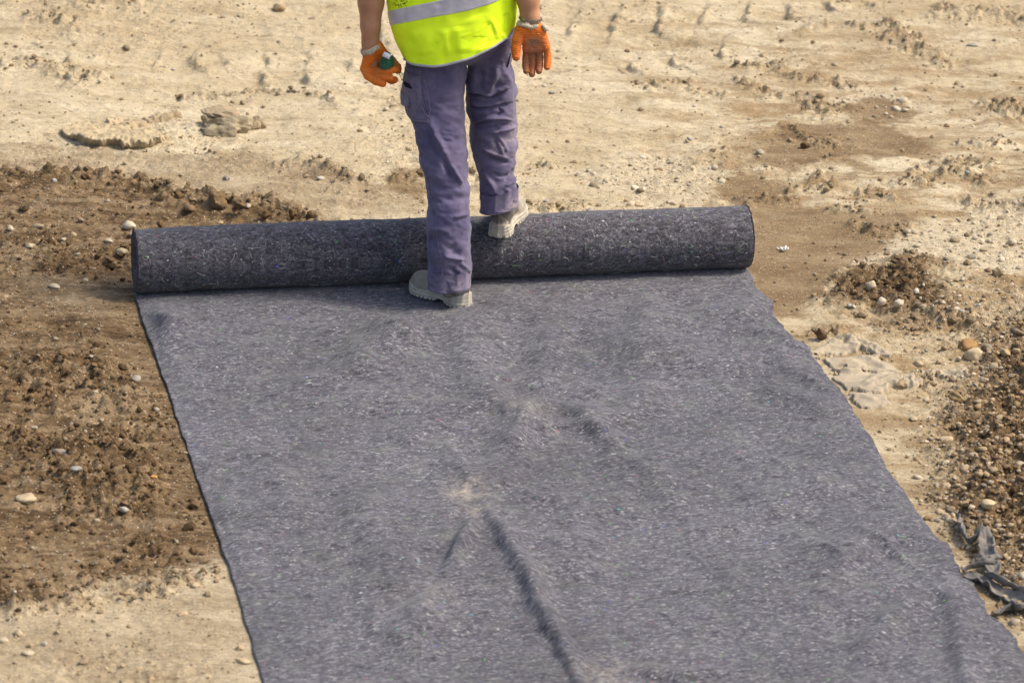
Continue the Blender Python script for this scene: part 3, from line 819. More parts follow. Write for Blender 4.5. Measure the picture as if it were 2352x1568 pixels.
S(108, 408, 17, 'dark knobbly stone on the rim of the brown soil, far left', colr=(0.2, 0.14, 0.09), rug=0.35, hr=0.9)
C = dict(name='clod', cat='clod', mat=MAT_CLOD, rug=0.42, base=I3, sink=0.12)
S(497, 478, 52, 'largest brown clod on the soil ridge behind the roll', colr=(0.24, 0.165, 0.09), hr=0.85, **C)
S(434, 482, 34, 'long smooth brown clod left of the largest one', colr=(0.25, 0.17, 0.1), hr=0.55, ang=-0.7, name='clod', cat='clod', mat=MAT_CLOD, rug=0.18, base=I3)
S(388, 428, 30, 'yellowish flat clod on the crest of the soil ridge', colr=(0.40, 0.29, 0.13), hr=0.5, **C)
S(410, 458, 26, 'brown clod below the yellowish one on the ridge', colr=(0.2, 0.13, 0.07), hr=0.8, **C)
S(552, 480, 34, 'brown clod right of the largest one on the ridge', colr=(0.2, 0.135, 0.075), hr=0.7, **C)
S(610, 500, 28, 'dark clod near the right end of the soil ridge', colr=(0.18, 0.12, 0.065), hr=0.8, **C)
S(672, 500, 22, 'pointed dark clod on the soil ridge above the roll', colr=(0.17, 0.11, 0.06), hr=1.1, **C)
S(718, 500, 26, 'last clod at the right end of the soil ridge', colr=(0.2, 0.14, 0.08), hr=0.8, **C)
S(200, 412, 28, 'brown clod on the left part of the soil ridge', colr=(0.19, 0.125, 0.07), hr=0.8, **C)
S(58, 484, 24, 'dark clod in the soil close to the left picture edge', colr=(0.15, 0.1, 0.055), hr=0.7, **C)
S(1885, 778, 26, 'pointed dark clod at the right cloth edge above the buried cloth', colr=(0.17, 0.11, 0.06), hr=1.0, **C)
S(968, 405, 30, 'brown clod just left of the front leg', colr=(0.25, 0.17, 0.1), hr=0.7, **C)
S(1082, 402, 22, 'dark clod seen between the two legs', colr=(0.2, 0.14, 0.08), hr=0.8, **C)
S(1850, 1060 - 980 + 250 + 10, 26, 'dark clod in the wet brown patch at right', colr=(0.15, 0.1, 0.05), hr=0.6, **C)

# pebbles that nothing tells apart, in four groups
PEBM = [make_mesh('pebble', rock(I2, 60 + i, 0.18, 1.2) * np.array([1, 0.8, 0.6]), I2[1], True, None, {'tint': np.repeat(STONE_COLS[i % 8][None] * np.array([0.82, 0.78, 0.72]) * (0.85 + 0.02 * i), len(I2[0]), 0)}) for i in range(10)]
for me_ in PEBM: me_.materials.append(MAT_STONE)
def pebbles(n, seed, box, cond, size, label, group):
    p, a, r_ = sample(n * 12, seed, box)
    kp = np.flatnonzero(cond(a))[:n]
    for i in kp:
        o = bpy.data.objects.new('pebble', PEBM[r_.integers(0, 10)]); col.objects.link(o)
        s = size * math.exp(0.3 * r_.normal())
        o.location = (p[i, 0], p[i, 1], p[i, 2] + s * 0.18)
        o.scale = (s, s, s); o.rotation_euler = (r_.normal() * 0.15, r_.normal() * 0.15, r_.random() * 6.28)
        tag(o, label, 'pebble', group)
pebbles(90, 201, (2130, 2380, 700, 1420), lambda a: a['bank'] > 0.5, 0.0085, 'small stone among many on the brown gravel bank at right', 'stones on the gravel bank')
pebbles(32, 202, (0, 430, 480, 1300), lambda a: (a['soil0'] > 0.5) & (a['sheet'] > 0.03), 0.0065, 'small pebble dotted on the brown soil left of the roll and cloth', 'pebbles on the brown soil')
pebbles(70, 203, (1300, 2352, 210, 660), lambda a: a['pale'] > 0.4, 0.0095, 'small whitish pebble in a gravelly patch behind the roll, right side', 'pebbles in the whitish patches')
pebbles(60, 204, (0, 2352, 0, 480), lambda a: (a['pale'] < 0.2) & (a['soil0'] < 0.1), 0.0085, 'small pebble scattered on the pale clay behind the roll', 'pebbles on the pale clay')

# ------------------------------------------------------------------ the geotextile: roll and unrolled sheet are one cloth
def set_uv(me, uv):
    l = me.uv_layers.new(name='UVMap'); idx = np.empty(len(me.loops), np.int32); me.loops.foreach_get('vertex_index', idx)
    l.data.foreach_set('uv', np.ascontiguousarray(uv[idx], np.float32).ravel())
MAT_SHEET, MAT_ROLL = mat_geo('felt_upper_face', True), mat_geo('felt_outer_face', False)
geo = empty('geotextile', tuple(RA + AX * RLEN / 2))
tag(geo, 'dark grey speckled felt cloth, rolled at its far end and spread towards the viewer', 'geotextile')

FOLDS = [([(1050, 730), (1065, 800), (1100, 880), (1180, 985)], 0.07, 0.014), ([(1290, 740), (1245, 830), (1250, 900), (1296, 935)], 0.07, 0.013), ([(1240, 940), (1180, 1050), (1110, 1150)], 0.05, 0.012), ([(930, 730), (850, 800), (740, 880), (640, 930)], 0.09, 0.016), ([(1420, 1040), (1400, 1120), (1330, 1220), (1290, 1330)], 0.08, 0.011), ([(1020, 1345), (960, 1430), (930, 1560)], 0.06, 0.010), ([(1500, 690), (1480, 800), (1510, 880)], 0.08, 0.013), ([(1950, 1120), (1800, 1150), (1650, 1230)], 0.08, 0.012), ([(2000, 1250), (1900, 1340), (1840, 1460)], 0.07, 0.012), ([(780, 1150), (860, 1240), (880, 1340)], 0.08, 0.011), ([(1000, 1010), (1060, 1080), (1100, 1140)], 0.05, 0.010), ([(1104, 1140), (1130, 1060), (1185, 995), (1240, 950), (1296, 930)], 0.05, 0.014), ([(1200, 1000), (1290, 985), (1400, 1000)], 0.04, 0.010), ([(1110, 925), (1010, 960), (900, 1040)], 0.06, 0.010), ([(1425, 1050), (1500, 1100), (1560, 1180)], 0.06, 0.010), ([(1480, 800), (1600, 850), (1730, 870)], 0.08, 0.012), ([(700, 780), (850, 760), (980, 800)], 0.08, 0.012), ([(560, 1000), (640, 1100), (700, 1230)], 0.07, 0.008), ([(1104, 1140), (1120, 1180), (1150, 1235), (1190, 1310), (1225, 1375), (1262, 1440), (1290, 1490), (1315, 1540), (1340, 1590), (1380, 1680), (1430, 1800)], 0.034, 0.030),
         ([(1094, 1205), (1070, 1245), (1045, 1300), (1022, 1345)], 0.030, 0.019),
         ([(1296, 930), (1340, 968), (1385, 1005), (1425, 1050)], 0.065, 0.017),
         ([(1060, 890), (1110, 925), (1165, 965), (1200, 1000)], 0.075, 0.014),
         ([(1112, 1150), (1160, 1122), (1215, 1085)], 0.022, 0.010),
         ([(1250, 1130), (1330, 1095), (1430, 1060)], 0.03, 0.007),
         ([(960, 770), (880, 820), (800, 890)], 0.08, 0.018), ([(1255, 1235), (1310, 1200), (1400, 1170)], 0.03, 0.006),
         ([(2160, 1345), (2090, 1390), (2010, 1470), (1950, 1540)], 0.045, 0.018), ([(2170, 1330), (2190, 1400), (2205, 1470), (2215, 1580), (2240, 1700)], 0.045, 0.015),
         ([(1640, 1330), (1800, 1300), (1990, 1250), (2160, 1235)], 0.06, 0.008), ([(1500, 880), (1440, 960), (1400, 985)], 0.05, 0.012),
         ([(690, 1000), (800, 960), (930, 900)], 0.09, 0.012), ([(1560, 720), (1700, 740), (1780, 715)], 0.09, 0.014), ([(1180, 1000), (1200, 1060), (1190, 1100)], 0.05, 0.010),
         ([(1380, 1545), (1560, 1560), (1700, 1545)], 0.05, 0.014), ([(1740, 900), (1860, 930), (1960, 965)], 0.07, 0.012), ([(900, 1500), (960, 1420), (980, 1380)], 0.05, 0.008)]
FOLDS = [(GP(p), w_, h_) for p, w_, h_ in FOLDS]
nu, nv = 330, 470
def along(P, v):
    """edge point of the sheet at distance v down-run from the roll"""
    s = (P - RA[:2]) @ SH[:2]
    return np.stack([np.interp(v, s, P[:, 0]), np.interp(v, s, P[:, 1])], 1)
# make the edges single valued along the run
def mono(P):
    s = (P - RA[:2]) @ SH[:2]; keep = [0]
    for i in range(1, len(s)):
        if s[i] > s[keep[-1]] + 0.004: keep.append(i)
    return P[keep]
ML, MR = mono(PL), mono(PR)
vmax = min(((ML - RA[:2]) @ SH[:2]).max(), ((MR - RA[:2]) @ SH[:2]).max())
vv = np.linspace(-0.004, 1, nv) ** 1.0 * vmax
uu = np.linspace(0, 1, nu)
el, er = along(ML, vv), along(MR, vv)
wl = 0.004 * fbm2(vv * 9, vv * 0 + 3, 3, 60); wr = 0.006 * fbm2(vv * 13, vv * 0 + 8, 4, 61)
el = el - AX[None, :2] * wl[:, None]; er = er + AX[None, :2] * wr[:, None]
SX = el[:, None, 0] + (er - el)[:, None, 0] * uu[None]; SY = el[:, None, 1] + (er - el)[:, None, 1] * uu[None]
sxf, syf = SX.ravel(), SY.ravel()
z = np.full(sxf.shape, 0.007)
run = ((sxf - RA[0]) * SH[0] + (syf - RA[1]) * SH[1])
z += 0.022 * fbm2(sxf * 1.6 + 3, syf * 1.3, 3, 70) + 0.010 * np.exp(-((run - 0.35) / 0.35) ** 2) * np.abs(fbm2(sxf * 3.2, syf * 4.5 + 2, 2, 75)) + 0.0085 * fbm2(sxf * 5, syf * 4, 3, 71) + 0.0016 * fbm2(sxf * 20, syf * 16, 2, 72)
for p, w_, h_ in FOLDS:
    d, s, sg = line_d(sxf + 0.012 * fbm2(sxf * 7, syf * 7, 2, 73), syf, p)
    t = np.clip(np.sin(np.clip(s, 0, 1) * math.pi) * 1.6, 0, 1)
    if h_ > 0.03: t = np.clip(s * 5, 0.25, 1)
    q = np.where(sg > 0, d / w_, d / (w_ * 0.72))
    z += (h_ * 1.5 if h_ < 0.03 else h_ * 1.1) * t * np.exp(-q ** 2)
rd = 1 - np.abs(fbm2(sxf * 1.9 + 0.5 * syf, syf * 1.5 + 4, 3, 78))
z += 0.016 * np.clip(rd, 0, 1) ** 7 * sstep(-0.1, 0.5, fbm2(sxf * 1.3, syf * 1.1 + 9, 2, 79))
rd = 1 - np.abs(fbm2(sxf * 4.5 - syf, syf * 3.2, 3, 83))
z += 0.006 * np.clip(rd, 0, 1) ** 6
z = 0.007 + (z - 0.007) * sstep(0.02, 0.25, run)
eu = np.abs(np.tile(uu, nv) - 0.5) * 2
z = 0.006 + (z - 0.006) * (1 - 0.85 * sstep(0.93, 1.0, eu))
z = np.maximum(z, 0.005) + 0.003 * sstep(0.985, 1.0, eu) * fbm2(sxf * 14, syf * 14, 2, 74)
z = np.maximum(z - 0.004 * sstep(0.96, 1.0, eu), 0.0025)
SV = np.c_[sxf, syf, z]
dust = np.zeros(len(SV))
for (cx, cy), rr_, am in (((1072, 1142), 0.055, 0.75), ((1090, 1190), 0.045, 0.35), ((1400, 1555), 0.07, 0.3), ((1200, 960), 0.08, 0.2), ((980, 1385), 0.07, 0.18)):
    c = G(cx, cy)
    dust = np.maximum(dust, am * (0.75 + 0.9 * fbm2(SV[:, 0] * 28, SV[:, 1] * 22, 3, 76)) * np.exp(-((SV[:, 0] - c[0]) ** 2 + ((SV[:, 1] - c[1]) * 0.8) ** 2) / rr_ ** 2))
o = part('unrolled_sheet', SV, grid_faces(nu, nv)[:, ::-1], MAT_SHEET, geo, True, {'dust': dust})
set_uv(o.data, np.c_[(sxf - RA[0]) * AX[0] + (syf - RA[1]) * AX[1], run])
sd = o.modifiers.new('thickness', 'SOLIDIFY'); sd.thickness = 0.003; sd.offset = 1.0
me_ = o.data
# roll
nu, nv = 160, 300
th = np.linspace(0, 2 * math.pi, nu, endpoint=False); t = np.linspace(0, RLEN, nv)
Tt, Th = np.meshgrid(t, th, indexing='ij')
rad = RR + 0.0030 * fbm2(Tt * 3, np.sin(Th) * 0.6 + 5, 3, 80) - 0.002 + 0.0010 * fbm2(Tt * 22, np.sin(Th) * 2 + np.cos(Th), 2, 81)
rad -= 0.002 * np.exp(-np.minimum(Tt, RLEN - Tt) / 0.006)
RV = RA + AX * Tt[..., None] + SH * (rad * np.cos(Th))[..., None] + np.array([0, 0, 1.0]) * (RR + 0.004 + rad * np.sin(Th))[..., None]
o = part('roll', RV.reshape(-1, 3), grid_faces(nu, nv, True), MAT_ROLL, geo)
uvr = np.c_[Tt.ravel(), np.abs(Th.ravel() - math.pi) * RR]
set_uv(o.data, uvr)
roll_o = o
MAT_END = mat_simple('felt_cut_edge', (0.05, 0.047, 0.055), (0.13, 0.12, 0.13), 90, 0.95, 0.1, 0.5, 0.004)
for e, (u0, sgn) in enumerate(((0.0, -1), (RLEN, 1))):
    nr = 60; rr_ = np.linspace(0.026, RR - 0.0015, nr); th = np.linspace(0, 2 * math.pi, 72, endpoint=False)
    Rr, Tq = np.meshgrid(rr_, th, indexing='ij')
    turn = Rr / 0.0052 + Tq / (2 * math.pi)                    # the layers wind as one spiral
    dep = 0.0035 * np.abs((turn % 1) - 0.5) * 2 - 0.004 + 0.003 * fbm2(np.cos(Tq) * Rr * 60, np.sin(Tq) * Rr * 60, 2, 82)
    dep -= 0.022 * sstep(0.055, 0.026, Rr)
    EV = RA + AX * (u0 + sgn * dep)[..., None] + SH * (Rr * np.cos(Tq))[..., None] + np.array([0, 0, 1.0]) * (RR + 0.004 + Rr * np.sin(Tq))[..., None]
    hole = RA + AX * (u0 + sgn * -0.12) + SH[None] * (0.026 * np.cos(th))[:, None] + np.array([0, 0, 1.0]) * (RR + 0.004 + 0.026 * np.sin(th))[:, None]
    EV = np.concatenate([hole[None], EV])
    part('wound_end', EV.reshape(-1, 3), grid_faces(72, nr + 1, True), MAT_END, roll_o)
# stray fibres standing out of the felt
items = []; fc = []
r_ = np.random.default_rng(5)
FC = np.array([(0.6, 0.58, 0.54), (0.5, 0.48, 0.46), (0.42, 0.4, 0.38), (0.22, 0.40, 0.15), (0.40, 0.28, 0.22), (0.12, 0.16, 0.35), (0.35, 0.34, 0.36), (0.5, 0.5, 0.5)])
for i in range(420):
    u = r_.random() * (RLEN - 0.06) + 0.03; a0 = r_.uniform(-0.9, 2.0); L_ = r_.uniform(0.008, 0.045); dr_ = r_.random() * 6.28; kk = r_.normal() * 70
    n = 5; pts = []
    cu, ca = u, 0.0
    for j in range(n):
        rr2 = RR + 0.0022
        ang = a0 + ca / RR
        pts.append(RA + AX * cu + SH * rr2 * math.cos(ang) + np.array([0, 0, RR + 0.004 + rr2 * math.sin(ang)]))
        cu += math.cos(dr_) * L_ / n; ca += math.sin(dr_) * L_ / n; dr_ += kk * L_ / n
    q = tube(pts, r_.uniform(0.0003, 0.0006), 3, 1, (0.3, 0.2, 1), False)
    items.append(q); fc.append(np.repeat(FC[r_.integers(0, 8)][None], len(q[0]), 0))
V, F = merge(items)
o = part('stray_fibres', V, F, mat_tint('felt_fibre', 0.1, 100, 0.8, 0.1, 0.1), geo, True, None, {'tint': np.concatenate(fc)})
o['kind'] = 'stuff'

# ------------------------------------------------------------------ slabs of lifted clay, buried cloth, strips
def slab(name, outline, top, mat, parent=None, tint=None, seed=0, jag=0.02, step=0.0035, rough=0.004, soft=0.004, lip=0.0):
    """a lifted lump or cloth piece: outline traced on the ground, own height over the ground, broken rim"""
    O = GP(outline); lo = O.min(0) - 0.04; hi = O.max(0) + 0.04
    gx_ = np.arange(lo[0], hi[0], step); gy_ = np.arange(lo[1], hi[1], step * 1.5)
    X_, Y_ = np.meshgrid(gx_, gy_); sh_ = X_.shape; x, y = X_.ravel(), Y_.ravel()
    sd_ = poly_sd(x, y, O) + jag * fbm2(x * (15 if soft < 0.0035 else 8), y * (15 if soft < 0.0035 else 8), 4, seed + 3, 0.55)
    g0 = ground(x, y)[0]
    z = top(x, y, sd_) + rough * fbm2(x * 16, y * 16, 4, seed, 0.6)
    k = sstep(soft, -soft, sd_)
    zz = (g0 + z) * k + (g0 - 0.012) * (1 - k)
    ins = (sd_ < soft + step * 1.5).reshape(sh_)
    F = grid_faces(sh_[1], sh_[0]); ok = ins.ravel()[F].all(1); F = F[ok]
    used = np.unique(F); mp_ = np.full(len(x), -1); mp_[used] = np.arange(len(used))
    V = np.c_[x, y, zz][used]
    nz_ = perlin2(x[used] * 60, zz[used] * 60 + y[used] * 20, seed + 9) * 0.003 * (1 - np.abs(2 * k[used] - 1))
    V[:, 0] += nz_; V[:, 1] += nz_
    V[:, 1] -= lip * (k[used] - 0.35) * np.exp(-(sd_[used] / 0.02) ** 2)
    cols = {'tint': np.repeat(np.array([tint]), len(V), 0)} if tint is not None else None
    return part(name, V, mp_[F], mat, parent, True, {'dust': np.full(len(V), 0.5)}, cols)
MAT_CLAY = mat_tint('dried_clay', 1.0, 70, 0.95, 0.15, 0.5)
def d5(L): return [(x * 0.34184, y * 0.34184) for x, y in L]                # crop of the upper left quarter
fy = G(250, 342)[1]
c_slab = slab('clay_slab', d5([(428, 885), (455, 925), (520, 962), (600, 985), (690, 1000), (760, 985), (830, 1000), (900, 998), (980, 1004), (1050, 992), (1090, 972), (1104, 945), (1095, 900), (1000, 880), (900, 850), (790, 815), (690, 800), (560, 815), (470, 850)]),
     lambda x, y, d: 0.003 + 0.030 * sstep(fy + 0.26, fy + 0.02, y) - 0.012 * np.exp(-(fbm2(x * 6, y * 9, 3, 301) / 0.03) ** 2), MAT_CLAY, None, tint=(0.46, 0.365, 0.225), seed=300, jag=0.022, soft=0.006, lip=0.05, rough=0.006)
tag(c_slab, 'crescent-shaped slab of dried clay with a cracked lifted rim, far left', 'clay slab')
ch = empty('clay_chunk', tuple(on_ground(525, 300)))
tag(ch, 'broken block of grey-brown clay with a tilted plate on it, left of the worker', 'clay chunk')
def lump(name, xd, yd, wpx, asp, hr, ang, tilt, dz, colr, seed, rug=0.38):
    p_ = on_ground(xd, yd); s_ = wpx * PXM / 2
    V = rock(I4, seed, rug, 1.5); V = V + 0.05 * fbm3(V * 6, 3, seed + 1)[:, None] * V
    V = V * np.array([1, asp, hr]) * s_
    ct, st_ = math.cos(tilt), math.sin(tilt)
    V = V @ np.array([[ct, 0, -st_], [0, 1, 0], [st_, 0, ct]]) @ rotz(ang).T
    return part(name, V + p_ + np.array([0, 0, s_ * hr * 0.35 + dz]), I4[1], MAT_CLAY, ch, True, None, {'tint': np.repeat(np.array([colr]), len(V), 0)})
PXM = 1 / 717.0; I4 = ico(4)
lump('block', 526, 302, 122, 0.75, 0.50, 0.15, 0.05, 0.0, (0.35, 0.285, 0.185), 333)
lump('plate', 516, 286, 112, 0.6, 0.26, -0.1, 0.22, 0.034, (0.37, 0.285, 0.18), 341, 0.36)
lump('upright_flake', 482, 288, 46, 0.6, 1.0, 0.3, 0.3, 0.004, (0.36, 0.275, 0.17), 351)
lump('crumbled_side', 590, 291, 52, 0.8, 0.6, 0.4, -0.2, 0.0, (0.42, 0.325, 0.2), 361, 0.45)
sl = slab('clay_slab', d5([(960, 805), (985, 780), (1060, 770), (1130, 762), (1185, 772), (1140, 795), (1060, 815), (1000, 820)]), lambda x, y, d: 0.016 + 0 * x, MAT_CLAY, None, tint=(0.38, 0.29, 0.18), seed=313, jag=0.04, rough=0.012)
tag(sl, 'small crumbly clay slab behind the crescent-shaped one', 'clay slab')
sl = slab('clay_slab', d5([(750, 830), (800, 808), (880, 820), (970, 825), (960, 850), (880, 855), (800, 848)]), lambda x, y, d: 0.012 + 0 * x, MAT_CLAY, None, tint=(0.44, 0.34, 0.21), seed=314, jag=0.04, rough=0.009)
tag(sl, 'thin clay flake resting along the back of the crescent-shaped slab', 'clay slab')

MAT_DUSTCLOTH = mat_cloth('dusty_felt', (0.25, 0.21, 0.155), (0.39, 0.32, 0.225), (0.48, 0.39, 0.255), 0.05, 500)
def d8(L): return [(1665.2 + x * 0.32954, 574.2 + y * 0.32954) for x, y in L]    # crop right of the cloth
CREASES = [GP(d8(p)) for p in ([(600, 715), (720, 690), (860, 700), (960, 705), (1080, 745)], [(860, 640), (885, 670), (880, 705)], [(930, 630), (1000, 680), (1120, 740)], [(960, 1000), (1050, 960), (1150, 930), (1290, 900)], [(930, 975), (1040, 930), (1130, 895), (1220, 885)],
           [(1080, 1005), (1200, 965), (1340, 955)], [(780, 850), (880, 870), (1010, 865)], [(860, 1045), (950, 1040), (1060, 1080)], [(720, 770), (860, 790), (1000, 850)], [(900, 760), (1020, 790), (1150, 850)], [(1400, 850), (1520, 870), (1680, 905)])]
def cloth_top(seed, base, amp, fx, fy_):
    def f(x, y, d):
        z = 0.004 + 0.004 * (1 + fbm2(x * 5, y * 5, 2, seed + 40))
        for c in CREASES:
            q_, s_, g_ = line_d(x + 0.008 * fbm2(x * 12, y * 12, 2, seed), y, c)
            z = z + 0.42 * amp * np.exp(-(q_ / np.where(g_ > 0, 0.022, 0.010)) ** 2) * np.clip(np.sin(np.clip(s_, 0.05, 0.95) * math.pi) * 1.5, 0, 1)
        return z
    return f
for i, (ol, lab, base, amp) in enumerate((
    ([(585, 720), (640, 690), (720, 655), (800, 650), (870, 630), (940, 618), (1010, 655), (1090, 700), (1135, 745), (1150, 775), (1080, 752), (1000, 725), (930, 712), (860, 715), (760, 728), (660, 726)], 'crumpled mud-caked piece of old cloth, nearest the roll, right of the sheet', 0.016, 0.028),
    ([(770, 830), (860, 850), (960, 862), (1090, 868), (1180, 880), (1290, 882), (1360, 930), (1385, 965), (1360, 1000), (1300, 985), (1240, 968), (1150, 990), (1090, 1008), (1000, 1005), (900, 990), (820, 960), (770, 900)], 'wide dusty piece of old cloth with soft folds, half buried beside the sheet', 0.014, 0.034),
    ([(845, 1035), (900, 1022), (1000, 1010), (1090, 1030), (1145, 1052), (1100, 1085), (1020, 1100), (950, 1100), (880, 1072)], 'small curled piece of old cloth touching the right sheet edge', 0.020, 0.020),
    ([(1360, 840), (1450, 830), (1560, 850), (1660, 870), (1710, 905), (1640, 912), (1540, 905), (1460, 905), (1440, 870)], 'flat grey piece of old cloth by the gravel bank', 0.008, 0.012),
    ([(590, 735), (700, 760), (880, 745), (1040, 760), (1140, 800), (1250, 850), (1120, 865), (980, 850), (840, 835), (720, 800), (640, 770)], 'mud-covered cloth lying flat between two crumpled pieces', 0.010, 0.014))):
    q = slab('cloth_scrap', d8(ol), cloth_top(330 + i, base, amp, 5, 16), MAT_DUSTCLOTH, None, seed=320 + i, jag=0.022, rough=0.0012, soft=0.003)
    tag(q, lab, 'cloth scrap')

MAT_STRIP = mat_cloth('dark_felt_strip', (0.11, 0.10, 0.095), (0.20, 0.185, 0.165), (0.36, 0.30, 0.22), 0.05, 500)
def d9(L): return [(1837.5 + x * 0.34098, 1033.6 + y * 0.34098) for x, y in L]
def strip(parent, pts, widths, zs, tw=(0, 0), seed=0, name='strip'):
    """a torn ribbon of felt that twists along its run"""
    g = d9(pts); n, m_ = 90, 13
    P3 = np.array([np.r_[on_ground(x, y)[:2], 0] for x, y in g])
    for i, p_ in enumerate(P3): P3[i, 2] = max(gh(p_[0], p_[1]), 0) + zs[i]
    Q = resample(np.c_[P3, widths], n); C_ = Q[:, :3]
    tn = np.gradient(C_, axis=0); tn /= np.linalg.norm(tn, axis=1, keepdims=True)
    sd_ = np.cross(tn, [0, 0, 1.0]); sd_ /= np.linalg.norm(sd_, axis=1, keepdims=True); up_ = np.cross(sd_, tn)
    t_ = np.linspace(0, 1, n); an = np.interp(t_, np.linspace(0, 1, len(tw)), tw) + 0.35 * perlin2(t_ * 7, t_ * 0 + seed, seed)
    wd = np.linspace(-1, 1, m_)[None]
    ww_ = Q[:, 3:4] * (1 + 0.18 * perlin2(t_ * 14, t_ * 0 + 3.3, seed + 5))[:, None]
    curl = 0.55 * ww_ * (wd ** 2 - 0.4) + 0.28 * ww_ * perlin2(wd * 2.2 + 0 * t_[:, None], t_[:, None] * 9 + 0 * wd, seed + 8)
    d1 = np.cos(an)[:, None] * sd_ + np.sin(an)[:, None] * up_; d2 = -np.sin(an)[:, None] * sd_ + np.cos(an)[:, None] * up_
    V = C_[:, None] + d1[:, None] * (ww_ * wd)[..., None] + d2[:, None] * curl[..., None]
    V[..., 2] += np.maximum(0, C_[:, 2].mean() * 0 + (np.abs(np.sin(an)) * Q[:, 3] * 0.7))[:, None]
    V = V.reshape(-1, 3)
    o_ = part(name, V, grid_faces(m_, n), MAT_STRIP, parent, True, {'dust': np.clip(0.25 + 0.5 * val3(V * 25, 3), 0, 1)})
    md = o_.modifiers.new('thickness', 'SOLIDIFY'); md.thickness = 0.004; md.offset = 0
    return o_
e = empty('cloth_strip', tuple(on_ground(2255, 1270))); tag(e, 'dark twisted strip of torn cloth with a raised loop, beside the gravel bank', 'cloth strip')
strip(e, [(1062, 485), (1078, 540), (1095, 600), (1130, 655), (1180, 650)], [0.014, 0.014, 0.013, 0.012, 0.018], [0.012, 0.012, 0.012, 0.014, 0.02], (1.2, 0.9, 1.1, 0.5), 1, 'thin_tail')
strip(e, [(1150, 662), (1190, 640), (1225, 618), (1245, 680), (1262, 745), (1300, 820), (1310, 870)], [0.008, 0.014, 0.018, 0.022, 0.023, 0.020, 0.014], [0.012, 0.03, 0.05, 0.03, 0.02, 0.016, 0.012], (0.9, 0.6, -0.5, -0.3, 0.3), 2, 'loop')
strip(e, [(1095, 838), (1160, 832), (1230, 830), (1300, 805), (1345, 790)], [0.010, 0.017, 0.018, 0.016, 0.010], [0.012, 0.016, 0.02, 0.022, 0.024], (0.2, 1.3, 1.5, 0.9), 3, 'rolled_end')
e = empty('cloth_strip', tuple(on_ground(2310, 1360))); tag(e, 'dark wavy strip of torn cloth running out at the right picture edge', 'cloth strip')
strip(e, [(1258, 872), (1300, 905), (1350, 935), (1420, 950), (1480, 985), (1540, 1030), (1620, 1090)], [0.012, 0.016, 0.016, 0.015, 0.017, 0.018, 0.018], [0.014] * 7, (0.6, 1.2, 0.4, 1.3, 0.8), 4, 'upper_fold')
strip(e, [(1105, 862), (1170, 878), (1235, 895), (1290, 940), (1345, 985), (1430, 1020), (1520, 1060), (1620, 1120)], [0.010, 0.016, 0.02, 0.022, 0.024, 0.026, 0.026, 0.026], [0.008] * 8, (0.0, 0.2, -0.2, 0.2), 5, 'lower_fold')
e = empty('cloth_strip', tuple(on_ground(2330, 1410))); tag(e, 'lowest short dark strip of torn cloth near the right picture edge', 'cloth strip')
strip(e, [(1320, 1128), (1370, 1108), (1420, 1095), (1480, 1100), (1560, 1112)], [0.006, 0.016, 0.020, 0.02, 0.018], [0.010] * 5, (0.3, 0.9, 0.3), 6, 'torn_band')

# white shreds on the wet clay
r_ = np.random.default_rng(31); items = []
c = on_ground(1800, 576)
for i in range(16):
    a0 = r_.random() * 6.28; b_ = c + np.array([r_.normal() * 0.008, r_.normal() * 0.006, 0.004])
    e_ = b_ + np.array([math.cos(a0) * 0.009, math.sin(a0) * 0.009, r_.random() * 0.016])
    items.append(tube([b_, (b_ + e_) / 2 + r_.normal(size=3) * 0.002, e_], [0.0022, 0.003, 0.001], 6, 0.4))
V, F = merge(items)
tag(link('paper_shred', make_mesh('paper_shred', V - c, F), mat_simple('white_shred', (0.75, 0.72, 0.66), (0.85, 0.83, 0.78), 60, 0.8), None, c), 'tiny white shredded scrap on the wet clay right of the roll', 'scrap')

# ------------------------------------------------------------------ the worker
PX = 1 / 717.0
person = empty('person', tuple(G(1080, 690)))
tag(person, 'worker in yellow vest, purple-grey work trousers and orange gloves, one foot on the roll', 'person')

class Vol:
    """implicit solid built up piece by piece, meshed with surface nets"""
    def __init__(s, lo, hi, h):
        s.lo = np.array(lo, float); s.h = h
        s.n = (np.ceil((np.array(hi) - s.lo) / h).astype(int) + 1)
        s.F = np.full(tuple(s.n), 1.0, np.float32)
    def sub(s, lo, hi):
        a = np.clip(np.floor((np.array(lo) - s.lo) / s.h).astype(int), 0, s.n - 1); b = np.clip(np.ceil((np.array(hi) - s.lo) / s.h).astype(int) + 1, 1, s.n)
        ax = [s.lo[i] + s.h * np.arange(a[i], b[i]) for i in range(3)]
        return tuple(slice(a[i], b[i]) for i in range(3)), np.stack(np.meshgrid(*ax, indexing='ij'), -1)
    def add(s, f, lo, hi, k):
        sl, P = s.sub(np.array(lo) - k - 3 * s.h, np.array(hi) + k + 3 * s.h)
        s.F[sl] = smin(s.F[sl], f(P), k)
    def cone(s, a, b, r1, r2, k=0.01):
        a = np.asarray(a); b = np.asarray(b); r = max(r1, r2)
        s.add(lambda P: rcone(P, a, b, r1, r2), np.minimum(a, b) - r, np.maximum(a, b) + r, k)
    def chain(s, pts, rad, k=0.01):
        for i in range(len(pts) - 1): s.cone(pts[i], pts[i + 1], rad[i], rad[i + 1], k)
    def ell(s, c, r, k=0.01):
        c = np.asarray(c); r = np.asarray(r)
        s.add(lambda P: ellip(P, c, r), c - r, c + r, k)
    def cut(s, c, r, k=0.01):
        c = np.asarray(c); r = np.asarray(r)
        sl, P = s.sub(c - r - k - 3 * s.h, c + r + k + 3 * s.h)
        s.F[sl] = -smin(-s.F[sl], ellip(P, c, r), k)
    def mesh(s, smooth=2):
        V, F = surface_nets(s.F, s.lo, s.h)
        return smooth_mesh(V, F, smooth), F

